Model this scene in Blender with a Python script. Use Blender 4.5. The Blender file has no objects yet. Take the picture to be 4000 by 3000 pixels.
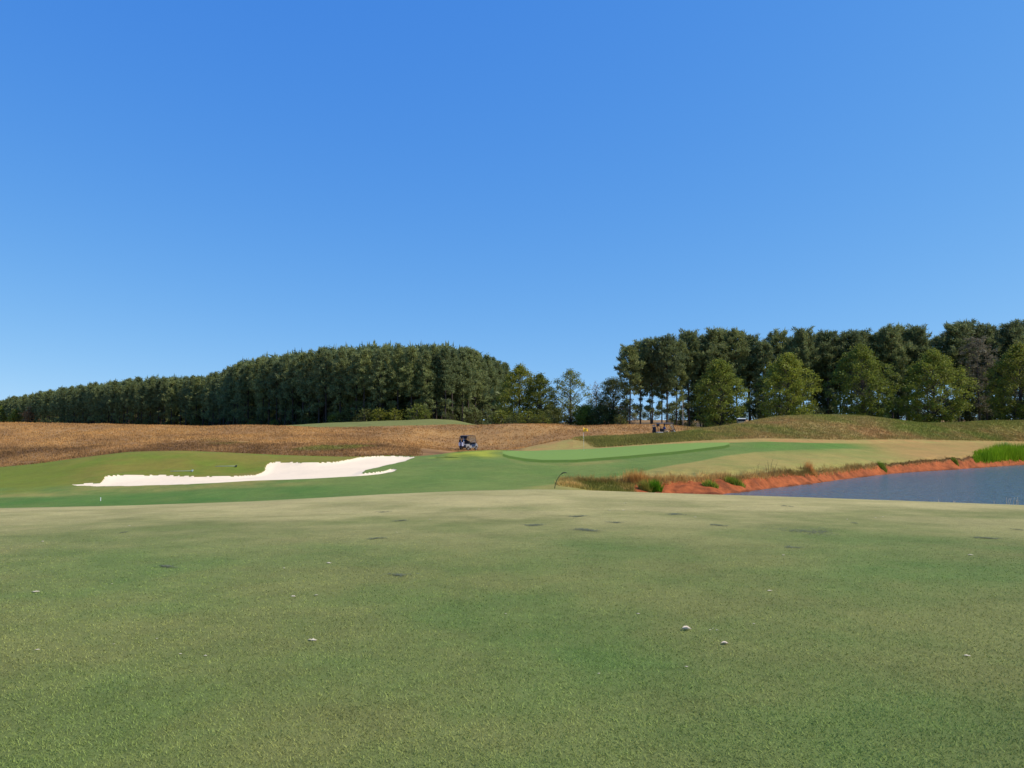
import bpy, bmesh, math, random
import numpy as np
from mathutils import Vector, Matrix

R = math.radians
random.seed(7)
rng = np.random.default_rng(11)
scene = bpy.context.scene
COL = scene.collection

# ------------------------------------------------------------------ camera
FPX, CX, CY, HORIZON, EYE = 3000.0, 2000.0, 1500.0, 1680.0, 1.6
PITCH = math.atan((HORIZON - CY) / FPX)
cam = bpy.data.cameras.new("camera")
cam.sensor_width = 36.0
cam.lens = 36.0 * FPX / 4000.0
cam.clip_start, cam.clip_end = 0.1, 8000.0
cam_ob = bpy.data.objects.new("camera", cam)
COL.objects.link(cam_ob)
cam_ob.location = (0, 0, EYE)
cam_ob.rotation_euler = (R(90) + PITCH, 0, 0)
scene.camera = cam_ob

# ------------------------------------------------------------------ sky, sun, exposure
SUN_AZ, SUN_EL = R(104), R(45)          # azimuth from the view direction towards the right
world = bpy.data.worlds.new("World"); scene.world = world; world.use_nodes = True
wn, wl = world.node_tree.nodes, world.node_tree.links
sky = wn.new("ShaderNodeTexSky"); sky.sky_type = 'NISHITA'; sky.sun_disc = False
sky.sun_elevation = SUN_EL; sky.sun_rotation = SUN_AZ
sky.altitude = 3000; sky.air_density = 1.0; sky.dust_density = 0.1; sky.ozone_density = 10.0
bg = wn["Background"]; bg.inputs["Strength"].default_value = 0.15
wtc = wn.new("ShaderNodeTexCoord"); wad = wn.new("ShaderNodeVectorMath"); wad.operation = 'ADD'; wad.inputs[1].default_value = (0, 0, 0.12)
wnm = wn.new("ShaderNodeVectorMath"); wnm.operation = 'NORMALIZE'
wl.new(wtc.outputs["Generated"], wad.inputs[0]); wl.new(wad.outputs[0], wnm.inputs[0]); wl.new(wnm.outputs[0], sky.inputs["Vector"])
# one tone curve per channel over the whole sky: deep blue above, paler towards the horizon
wsp = wn.new("ShaderNodeSeparateColor"); wcb = wn.new("ShaderNodeCombineColor"); wl.new(sky.outputs[0], wsp.inputs[0])
for ch, (gam, gain) in enumerate(((1.5, 1.30), (0.83, 1.33), (0.25, 2.86))):
    pw = wn.new("ShaderNodeMath"); pw.operation = 'POWER'; pw.inputs[1].default_value = gam
    ml = wn.new("ShaderNodeMath"); ml.operation = 'MULTIPLY'; ml.inputs[1].default_value = gain
    wl.new(wsp.outputs[ch], pw.inputs[0]); wl.new(pw.outputs[0], ml.inputs[0]); wl.new(ml.outputs[0], wcb.inputs[ch])
wl.new(wcb.outputs[0], bg.inputs["Color"])
sun = bpy.data.lights.new("sun", 'SUN'); sun.energy = 3.5; sun.angle = R(0.53); sun.color = (1.0, 0.91, 0.76)
sun_ob = bpy.data.objects.new("sun", sun); COL.objects.link(sun_ob)
to_sun = Vector((math.sin(SUN_AZ) * math.cos(SUN_EL), math.cos(SUN_AZ) * math.cos(SUN_EL), math.sin(SUN_EL)))
sun_ob.rotation_euler = to_sun.to_track_quat('Z', 'Y').to_euler()
sun_ob.location = (60, 20, 80)
vs = scene.view_settings
vs.view_transform = 'Standard'; vs.look = 'None'; vs.exposure = 0.5; vs.gamma = 1.0; vs.use_curve_mapping = False

# ------------------------------------------------------------------ helpers
def lin(c):
    a = np.asarray(c, float) / 255.0
    return np.where(a <= 0.04045, a / 12.92, ((a + 0.055) / 1.055) ** 2.4)

def sstep(x, a, b):
    t = np.clip((np.asarray(x, float) - a) / (b - a), 0, 1)
    return t * t * (3 - 2 * t)

def pixray(px, py):
    xc = (np.asarray(px, float) - CX) / FPX; yc = (CY - np.asarray(py, float)) / FPX
    c, s = math.cos(PITCH), math.sin(PITCH)
    dy = c - yc * s
    return xc / dy, (s + yc * c) / dy            # u = X/Y, slope = dz/dY

def project(X, Y, Z):
    c, s = math.cos(PITCH), math.sin(PITCH)
    z = np.asarray(Z) - EYE
    d = Y * c + z * s; v = -Y * s + z * c
    return CX + FPX * X / d, CY - FPX * v / d

def tagthing(o, label, cat, group=None):
    o["label"] = label; o["category"] = cat
    if group: o["group"] = group
    return o

def struct(o): o["kind"] = "structure"; return o
def stuff(o, label=None):
    o["kind"] = "stuff"
    if label: o["label"] = label
    return o

def fast_mesh(name, V, F, smooth=False):
    V = np.ascontiguousarray(V, np.float32); F = np.ascontiguousarray(F, np.int32)
    me = bpy.data.meshes.new(name)
    n, k = F.shape
    me.vertices.add(len(V)); me.vertices.foreach_set("co", V.ravel())
    me.loops.add(n * k); me.loops.foreach_set("vertex_index", F.ravel())
    me.polygons.add(n)
    me.polygons.foreach_set("loop_start", np.arange(0, n * k, k, dtype=np.int32))
    me.polygons.foreach_set("loop_total", np.full(n, k, np.int32))
    if smooth: me.polygons.foreach_set("use_smooth", np.ones(n, bool))
    me.update(calc_edges=True)
    return me

def set_col(me, name, C):
    a = me.attributes.new(name, 'FLOAT_COLOR', 'POINT')
    d = np.ones((len(C), 4), np.float32); d[:, :3] = C
    a.data.foreach_set("color", d.ravel())

def link(name, me, mat=None, parent=None, loc=None, rot=None):
    o = bpy.data.objects.new(name, me); COL.objects.link(o)
    if mat is not None and me is not None and len(me.materials) == 0: me.materials.append(mat)
    if parent is not None: o.parent = parent
    if loc is not None: o.location = loc
    if rot is not None: o.rotation_euler = rot
    return o

def empty(name, loc=(0, 0, 0), rz=0.0):
    o = bpy.data.objects.new(name, None); COL.objects.link(o)
    o.location = loc; o.rotation_euler = (0, 0, rz); o.empty_display_size = 0.3
    return o

def copy_tree(o, parent=None):
    c = o.copy(); COL.objects.link(c); c.parent = parent
    for ch in list(o.children): copy_tree(ch, c)
    return c

def noise2(x, y, seed, scale, octaves=3):
    """cheap smooth value noise, -1..1"""
    out = np.zeros_like(np.asarray(x, float)); amp, tot = 1.0, 0.0
    for o in range(octaves):
        X = np.asarray(x, float) / scale * 2 ** o; Y = np.asarray(y, float) / scale * 2 ** o
        ix = np.floor(X).astype(np.int64); iy = np.floor(Y).astype(np.int64)
        fx = X - ix; fy = Y - iy; fx = fx * fx * (3 - 2 * fx); fy = fy * fy * (3 - 2 * fy)
        def hsh(a, b):
            n = (a * 374761393 + b * 668265263 + (seed + o * 101) * 2147483647) & 0x7fffffff
            n = ((n ^ (n >> 13)) * 1274126177) & 0x7fffffff
            return ((n ^ (n >> 16)) & 0xffff) / 32767.5 - 1
        v = (hsh(ix, iy) * (1 - fx) + hsh(ix + 1, iy) * fx) * (1 - fy) + (hsh(ix, iy + 1) * (1 - fx) + hsh(ix + 1, iy + 1) * fx) * fy
        out += v * amp; tot += amp; amp *= 0.5
    return out / tot

# ------------------------------------------------------------------ materials
def new_mat(name):
    m = bpy.data.materials.new(name); m.use_nodes = True
    nt = m.node_tree; b = nt.nodes["Principled BSDF"]
    return m, nt, b

def N(nt, t, **kw):
    n = nt.nodes.new(t)
    for k, v in kw.items(): setattr(n, k, v)
    return n

def plain(name, rgb, rough=0.6, metal=0.0, spec=0.3, var=0.12, scale=8.0):
    m, nt, b = new_mat(name)
    no = N(nt, "ShaderNodeTexNoise"); no.inputs["Scale"].default_value = scale; no.inputs["Detail"].default_value = 4
    tc = N(nt, "ShaderNodeTexCoord"); nt.links.new(tc.outputs["Object"], no.inputs["Vector"])
    mr = N(nt, "ShaderNodeMapRange"); mr.inputs[3].default_value = 1 - var; mr.inputs[4].default_value = 1 + var
    nt.links.new(no.outputs[0], mr.inputs[0])
    mx = N(nt, "ShaderNodeVectorMath", operation='SCALE'); mx.inputs[0].default_value = rgb
    nt.links.new(mr.outputs[0], mx.inputs["Scale"]); nt.links.new(mx.outputs[0], b.inputs["Base Color"])
    b.inputs["Roughness"].default_value = rough; b.inputs["Metallic"].default_value = metal
    b.inputs["Specular IOR Level"].default_value = spec
    return m

def noise_node(nt, pos, scale, detail=4, rough=0.55, stretch=None):
    n = N(nt, "ShaderNodeTexNoise"); n.inputs["Scale"].default_value = scale
    n.inputs["Detail"].default_value = detail; n.inputs["Roughness"].default_value = rough
    if stretch:
        mp = N(nt, "ShaderNodeMapping"); mp.inputs["Scale"].default_value = stretch
        nt.links.new(pos, mp.inputs["Vector"]); pos = mp.outputs[0]
    nt.links.new(pos, n.inputs["Vector"])
    return n.outputs[0]

def mrange(nt, src, a, b, c, d):
    m = N(nt, "ShaderNodeMapRange"); m.inputs[1].default_value = a; m.inputs[2].default_value = b
    m.inputs[3].default_value = c; m.inputs[4].default_value = d
    nt.links.new(src, m.inputs[0]); return m.outputs[0]

def mul(nt, a, b):
    m = N(nt, "ShaderNodeMath", operation='MULTIPLY'); nt.links.new(a, m.inputs[0])
    if isinstance(b, (int, float)): m.inputs[1].default_value = b
    else: nt.links.new(b, m.inputs[1])
    return m.outputs[0]

def ground_mat(name, layers, patch_scale, patch_lo, patch_hi, bump=0.3, bscale=40.0, island=0.0, rough=0.9, trans=0.0):
    """albedo = mix(Col, Alt) by a patch noise, times several scales of brightness noise"""
    m, nt, b = new_mat(name)
    g = N(nt, "ShaderNodeNewGeometry"); pos = g.outputs["Position"]
    c1 = N(nt, "ShaderNodeAttribute", attribute_name="Col"); c2 = N(nt, "ShaderNodeAttribute", attribute_name="Alt")
    p = mrange(nt, noise_node(nt, pos, patch_scale, 5, 0.6), patch_lo, patch_hi, 0, 1)
    mix = N(nt, "ShaderNodeMix", data_type='RGBA')
    nt.links.new(p, mix.inputs[0]); nt.links.new(c1.outputs["Color"], mix.inputs[6]); nt.links.new(c2.outputs["Color"], mix.inputs[7])
    f = None
    for sc, amp, st in layers:
        q = mrange(nt, noise_node(nt, pos, sc, 3, 0.6, st), 0.25, 0.75, 1 - amp, 1 + amp)
        f = q if f is None else mul(nt, f, q)
    if island:
        f = mul(nt, f, mrange(nt, g.outputs["Random Per Island"], 0, 1, 1 - island, 1 + island))
    sc_ = N(nt, "ShaderNodeVectorMath", operation='SCALE')
    nt.links.new(mix.outputs[2], sc_.inputs[0]); nt.links.new(f, sc_.inputs["Scale"])
    nt.links.new(sc_.outputs[0], b.inputs["Base Color"])
    b.inputs["Roughness"].default_value = rough; b.inputs["Specular IOR Level"].default_value = 0.12
    if bump:
        bp = N(nt, "ShaderNodeBump"); bp.inputs["Strength"].default_value = bump; bp.inputs["Distance"].default_value = 0.05
        nt.links.new(noise_node(nt, pos, bscale, 4, 0.7), bp.inputs["Height"]); nt.links.new(bp.outputs[0], b.inputs["Normal"])
    if trans:
        tr = N(nt, "ShaderNodeBsdfTranslucent"); nt.links.new(sc_.outputs[0], tr.inputs["Color"])
        ms = N(nt, "ShaderNodeMixShader"); ms.inputs[0].default_value = trans
        nt.links.new(b.outputs[0], ms.inputs[1]); nt.links.new(tr.outputs[0], ms.inputs[2])
        nt.links.new(ms.outputs[0], nt.nodes["Material Output"].inputs["Surface"])
    return m

def leaf_mat(name, rgb, rgb2, trans=0.3, var=0.35):
    m, nt, b = new_mat(name)
    g = N(nt, "ShaderNodeNewGeometry"); oi = N(nt, "ShaderNodeObjectInfo")
    mix = N(nt, "ShaderNodeMix", data_type='RGBA'); mix.inputs[6].default_value = (*rgb, 1); mix.inputs[7].default_value = (*rgb2, 1)
    nt.links.new(g.outputs["Random Per Island"], mix.inputs[0])
    wm_ = N(nt, "ShaderNodeMix", data_type='RGBA', blend_type='MULTIPLY'); wm_.inputs[7].default_value = (1.14, 1.04, .88, 1)
    nt.links.new(oi.outputs["Random"], wm_.inputs[0]); nt.links.new(mix.outputs[2], wm_.inputs[6])
    f = mul(nt, mrange(nt, oi.outputs["Random"], 0, 1, 1 - var * .6, 1 + var * .6),
            mrange(nt, noise_node(nt, g.outputs["Position"], 1.1, 2), 0.3, 0.7, 1 - var * 1.7, 1 + var * 1.7))  # clump noise: foliage tone plus painted contrast of lit and shaded clumps
    s = N(nt, "ShaderNodeVectorMath", operation='SCALE')
    nt.links.new(wm_.outputs[2], s.inputs[0]); nt.links.new(f, s.inputs["Scale"])
    nt.links.new(s.outputs[0], b.inputs["Base Color"])
    b.inputs["Roughness"].default_value = 0.55; b.inputs["Specular IOR Level"].default_value = 0.25
    tr = N(nt, "ShaderNodeBsdfTranslucent"); nt.links.new(s.outputs[0], tr.inputs["Color"])
    ms = N(nt, "ShaderNodeMixShader"); ms.inputs[0].default_value = trans
    nt.links.new(b.outputs[0], ms.inputs[1]); nt.links.new(tr.outputs[0], ms.inputs[2])
    nt.links.new(ms.outputs[0], nt.nodes["Material Output"].inputs["Surface"])
    return m

# ------------------------------------------------------------------ terrain: profile lines from near to far
# each line: (px, py, distance in metres); distances come from the sizes of the flagstick, carts and trees that stand there
WATER_REL = -4.0
def wl_py(Y, rel): return HORIZON - rel / Y * FPX
LN = {}
LN['A'] = [(-600,1995,25),(0,1985,25),(500,1975,25),(1000,1958,26),(1500,1931,28),(1800,1918,29),(2100,1911,30),(2350,1917,30),(2600,1926,29),(3000,1938,28),(3500,1955,26),(4000,1973,24),(4600,1995,22)]
LN['B'] = [(-600,2030,33),(0,2012,33),(1000,1982,33),(1800,1940,36),(2200,1934,37),(2500,1990,37),(2700,2040,36),(2830,wl_py(35,-4.7),35),(3500,wl_py(33,-4.9),33),(4600,wl_py(30,-5),30)]
LN['C'] = [(-600,1985,42),(0,1979,42),(500,1968,42),(1000,1951,42),(1500,1925,42),(1800,1912,42.5),(2200,1907,43.5),(2400,1932,44),(2600,1955,44.5),(2830,wl_py(45,-4.6),45),(3200,wl_py(53,-4.7),53),(3500,wl_py(62,-4.9),62),(4000,wl_py(74,-5),74),(4600,wl_py(82,-5),82)]
LN['D'] = [(-600,1955,46),(0,1946,46),(500,1930,46.5),(1000,1905,46.5),(1500,1890,46.5),(1800,1888,46.5),(2200,1893,46.5),(2350,1918,46.5),(2600,1929,47.3),(2830,1930,48),(3000,1908,52.6),(3200,1885,58.5),(3500,1848,71.4),(3750,1832,79),(4000,1815,89),(4600,1800,100)]
LN['E'] = [(-600,1940,49),(0,1925,49),(500,1899,49.3),(1000,1878,49.5),(1200,1872,49.5),(1540,1852,51),(1800,1876,48.5),(2100,1880,48.3),(2200,1884,48),(2350,1893,48.3),(2600,1894,49),(2830,1882,50.6),(3000,1866,54.3),(3200,1850,60.3),(3500,1822,73),(3750,1805,80.5),(3900,1795,86.5),(4000,1790,90.6),(4600,1775,102)]
LN['F'] = [(-600,1937,49.6),(0,1921,49.6),(500,1896,49.9),(1000,1875,50.1),(1200,1869,50.1),(1540,1850,51.5),(1800,1873,49.1),(2100,1876,49),(2200,1880,48.7),(2350,1880,48.9),(2600,1877,49.5),(2830,1866,51.1),(3000,1851,54.8),(3200,1837,60.8),(3500,1810,73.5),(3750,1792,81.1),(3900,1782,87.1),(4000,1778,91.2),(4600,1765,102.6)]
LN['G'] = [(-600,1895,56),(0,1880,56),(400,1858,55),(700,1860,55),(1000,1857,55.5),(1100,1848,56),(1200,1841,56),(1500,1826,57),(1800,1820,57),(2000,1811,58),(2250,1800,60),(2500,1792,62),(2700,1790,62),(2850,1787,63),(3000,1782,66),(3200,1776,71),(3500,1770,81),(3800,1760,89),(4000,1750,96),(4600,1742,106)]
LN['H'] = [(-600,1845,64),(0,1826,64),(150,1812,64.5),(300,1790,65),(500,1765,66),(700,1760,66),(900,1768,66),(1100,1778,67),(1350,1785,67),(1500,1781,68),(1620,1784,68),(1700,1777,69),(1800,1763,71),(1950,1757,72),(2030,1762,73),(2280,1757,74),(2500,1744,74),(2700,1735,75),(2850,1731,77),(3000,1728,79),(3300,1735,85),(3500,1735,91),(3800,1733,97),(4000,1735,103),(4600,1735,112)]
LN['I'] = [(-600,1855,72),(0,1836,72),(300,1802,72),(500,1779,73),(1000,1788,73),(1350,1792,73),(1700,1786,76),(1800,1776,79),(1950,1768,79),(2050,1762,78),(2150,1757,78),(2280,1752,78),(2500,1737,77),(2700,1723,78.5),(2850,1717,80.5),(3000,1713,82.5),(3300,1720,89),(3500,1717,95),(3800,1722,101),(4000,1725,107),(4600,1725,116)]
LN['J'] = [(-600,1765,88),(0,1756,88),(500,1737,88),(1000,1732,88),(1500,1745,88),(1700,1766,88),(1800,1770,88),(1950,1764,86),(2050,1751,83),(2150,1729,83),(2250,1715,83),(2400,1707,83),(2600,1698,82.5),(2700,1690,86),(2800,1672,95),(2900,1652,100),(3000,1638,105),(3100,1628,108),(3250,1622,110),(3400,1629,110),(3600,1655,112),(3700,1656,113),(4000,1645,116),(4600,1640,122)]
LN['K'] = [(-600,1700,103),(0,1696,103),(1000,1697,103),(1500,1712,102),(1700,1750,97),(1830,1764,96),(1950,1762,96),(2050,1750,95),(2150,1738,93),(2400,1718,92),(2600,1717,90),(2700,1702,93),(2800,1684,103),(2900,1687,112),(3100,1665,122),(3250,1650,125),(3600,1675,127),(4000,1668,128),(4600,1668,130)]
LN['L'] = [(-600,1652,118),(0,1653,118),(300,1656,118),(600,1661,118),(800,1667,117),(900,1662,115),(1000,1661,115),(1120,1666,115),(1250,1674,117),(1400,1673,119),(1700,1668,121),(1870,1662,121),(2000,1656,118),(2130,1655,118),(2250,1665,118),(2400,1660,118),(2560,1659,118),(2700,1668,118),(2800,1676,120),(2900,1678,124),(3250,1655,137),(4000,1665,140),(4600,1665,140)]
LN['M'] = [(-600,1672,140),(900,1676,140),(1100,1663,140),(1300,1651,142),(1500,1644,142),(1650,1638,142),(1730,1637,142),(1800,1645,142),(1870,1664,142),(2000,1672,142),(2400,1670,142),(2900,1670,155),(4000,1662,155),(4600,1662,155)]
LN['N'] = [(-600,1674,200),(1500,1672,190),(2000,1668,200),(2400,1655,210),(4600,1652,210)]
LN['O'] = [(-600,1674,420),(1500,1672,420),(2200,1650,400),(2500,1642,400),(4600,1640,400)]
LN['P'] = [(-600,1674,1500),(2000,1672,1500),(2500,1665,1500),(4600,1665,1500)]
LN['Q'] = [(-600,1676,4000),(4600,1676,4000)]
ORDER = list("ABCDEFGHIJKLMNOPQ")
UT = np.linspace(-1.9, 1.9, 3801)
def table(line):
    a = np.array(line, float); u, s = pixray(a[:, 0], a[:, 1])
    S = np.interp(UT, u, s); Yt = np.interp(UT, u, a[:, 2])
    k = np.exp(-0.5 * (np.arange(-40, 41) / 9.0) ** 2); k /= k.sum()
    pad = lambda v: np.convolve(np.pad(v, 40, mode='edge'), k, mode='valid')
    S, Yt = pad(S), pad(Yt)
    return Yt, EYE + S * Yt
TABS = [(np.full_like(UT, -60.0), np.zeros_like(UT)), (np.full_like(UT, 8.0), np.zeros_like(UT))]
tA = table(LN['A'])
TABS.append((8 + (tA[0] - 8) * 0.5, tA[1] * 0.36))
TABS += [table(LN[k]) for k in ORDER]
IDX = {k: i + 3 for i, k in enumerate(ORDER)}
YK = np.stack([t[0] for t in TABS]); ZK = np.stack([t[1] for t in TABS])     # (K, U)
for i in range(1, len(YK)): YK[i] = np.maximum(YK[i], YK[i - 1] + 0.3)
def pchip_d(Yk, Zk):
    h = np.diff(Yk, axis=0); d = np.diff(Zk, axis=0) / h
    w1 = 2 * h[1:] + h[:-1]; w2 = h[1:] + 2 * h[:-1]
    with np.errstate(divide='ignore', invalid='ignore'):
        m = (w1 + w2) / (w1 / d[:-1] + w2 / d[1:])
    m = np.where(d[:-1] * d[1:] > 0, m, 0.0)
    return np.concatenate([d[:1], np.nan_to_num(m), d[-1:]])
DK = pchip_d(YK, ZK)
NK = len(YK)

def at_u(u):
    u = np.clip(u, UT[0], UT[-1]); f = (u - UT[0]) / (UT[1] - UT[0])
    i = np.minimum(f.astype(int), len(UT) - 2); t = f - i
    return [M[:, i] * (1 - t) + M[:, i + 1] * t for M in (YK, ZK, DK)]

def prof(Y, Yk, Zk, Dk):
    """Y any shape whose last axes broadcast against Yk[i]; returns z and line coordinate"""
    z = np.zeros(np.broadcast(Y, Yk[0]).shape); s = np.zeros_like(z)
    for i in range(NK - 1):
        h = Yk[i + 1] - Yk[i]; t = (Y - Yk[i]) / h
        m = (t >= 0) & (t < 1) if i < NK - 2 else (t >= 0)
        tt = np.clip(t, 0, 1); a = 1 - tt
        v = Zk[i] * (1 + 2 * tt) * a * a + Zk[i + 1] * tt * tt * (3 - 2 * tt) + h * (Dk[i] * tt * a * a - Dk[i + 1] * tt * tt * a)
        z = np.where(m, v, z); s = np.where(m, i + tt, s)
    return z, s

def undulate(X, Y, s):
    near = sstep(Y, 9, 14)
    w = 0.035 * noise2(X, Y, 3, 5.0, 3) * near * (1 - sstep(s, IDX['A'] - .6, IDX['A'] - .1))
    field = sstep(s, IDX['I'], IDX['I'] + .6)
    w = w + field * (0.12 * noise2(X, Y, 5, 5.0, 4) + 0.20 * noise2(X, Y, 6, 13.0, 2) * (1 - sstep(s, IDX['J'] + .7, IDX['L'])))
    bank = sstep(s, IDX['C'] + .4, IDX['D']) * (1 - sstep(s, IDX['F'] + .1, IDX['F'] + .4)) * sstep(X / np.maximum(Y, 1), 0.11, 0.16)
    w = w + bank * (0.22 * noise2(X, Y, 9, 1.5, 4) + 0.10 * noise2(X, Y, 10, .5, 2))
    return w

def ground(X, Y, full=False):
    X = np.atleast_1d(np.asarray(X, float)); Y = np.atleast_1d(np.asarray(Y, float))
    u = X / np.maximum(Y, 1e-3)
    z, s = prof(Y, *at_u(u))
    z = np.where(Y <= 8, 0, z + undulate(X, Y, s))
    return (z, s) if full else z
def gz(x, y): return float(ground(x, y)[0])

def hit(px, py, ymin=3.0, ymax=500.0):
    """first point of the ground seen at a pixel"""
    u, sl = pixray(px, py); Y = np.concatenate([np.arange(ymin, 130, 0.05), np.arange(130, ymax, 0.5)])
    d = EYE + sl * Y - ground(u * Y, Y)
    k = np.argmax(d < 0)
    if d[k] >= 0: return None
    y = Y[k]; return Vector((float(u * y), float(y), gz(u * y, y)))

# bunker outlines (pixels seen -> ground positions)
bunker_px = [(286,1893),(330,1890),(392,1887),(404,1880),(402,1868),(412,1861),(470,1857),(540,1858),(600,1857),(680,1860),(760,1862),(850,1863),(930,1861),(1000,1856),(1024,1848),
  (1036,1836),(1036,1822),(1046,1812),(1080,1806),(1130,1806),(1180,1809),(1240,1809),(1310,1805),(1370,1795),(1400,1788),(1450,1784),(1500,1782),(1560,1783),(1625,1787),(1592,1797),(1580,1803),(1540,1813),(1500,1821),(1470,1829),(1428,1838),(1415,1850),
  (1440,1848),(1490,1843),(1530,1833),(1550,1836),(1530,1846),(1480,1853),(1400,1859),(1300,1865),(1150,1872),(1000,1877),(800,1888),(650,1894),(500,1898),(380,1899),(310,1897)]
def poly_world(pts, ylo, yhi):
    out = []
    for px, py in pts:
        u, sl = pixray(px, py); Y = np.arange(ylo, yhi, 0.02)
        z, s = prof(Y, *at_u(np.full_like(Y, u)))
        d = EYE + sl * Y - z; k = int(np.argmax(d < 0))
        if d[k] >= 0: k = int(np.argmin(np.abs(d)))
        out.append((float(u * Y[k]), float(Y[k])))
    return np.array(out)
def sdf(P, X, Y):
    """signed distance, negative inside"""
    d2 = np.full(X.shape, 1e9); inside = np.zeros(X.shape, bool)
    for i in range(len(P)):
        a, b = P[i], P[(i + 1) % len(P)]; e = b - a
        wx, wy = X - a[0], Y - a[1]
        t = np.clip((wx * e[0] + wy * e[1]) / (e @ e + 1e-9), 0, 1)
        d2 = np.minimum(d2, (wx - e[0] * t) ** 2 + (wy - e[1] * t) ** 2)
        if a[1] != b[1]:
            c = (a[1] > Y) != (b[1] > Y)
            inside ^= c & (X < (b[0] - a[0]) * (Y - a[1]) / (b[1] - a[1]) + a[0])
    return np.sqrt(d2) * np.where(inside, -1, 1)
BUNKER = poly_world(bunker_px, 46.5, 70)
scar_px = [(1672,1789),(1700,1785),(1740,1783),(1780,1786),(1788,1788),(1740,1788),(1700,1790)]

# palette: daylight colours of the different grasses (display values turned into albedo by one common factor)
KA = np.array([.86, .80, .62])
KT = 1.35                    # standing blades catch less sun than a flat sheet
P = {k: lin(v) * KA for k, v in dict(
    fair_tan=(194,184,140), fair_green=(130,138,88), fair_lush=(106,132,76), surround=(118,138,78), strip=(88,126,62),
    olive=(134,130,62), olive2=(118,134,52), dusty=(146,146,88), green=(128,160,88), fringe=(88,118,44), yellow=(168,176,72),
    apron=(164,152,96), rtan=(178,144,97), tier=(98,134,64), field=(160,126,90), field_dark=(112,86,62), field_gold=(182,144,98), rough=(146,130,86), rough_g=(118,124,64),
    hill=(126,132,82), red=(166,94,60), wet=(116,68,46), lip=(78,58,40), woods=(92,78,54), far=(150,122,84), bed=(120,80,55), sand=(250,232,214)).items()}  # lip is brown soil with undercut shade painted in

def line_py(pts, px):
    a = np.array(pts, float); return np.interp(px, a[:, 0], a[:, 1])
APRON = [(1900,1925),(2050,1902),(2250,1884),(2400,1862),(2550,1831),(2700,1806),(2850,1778),(2950,1765),(3100,1757),(3300,1752),(3500,1752),(3700,1765)]
GBACK = [(1980,1768),(2030,1764),(2280,1757),(2500,1744),(2700,1736),(2800,1734),(2850,1733)]
GFRONT = [(1960,1772),(1990,1782),(2050,1792),(2120,1798),(2250,1797),(2450,1782),(2650,1764),(2830,1742),(2850,1736)]

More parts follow.
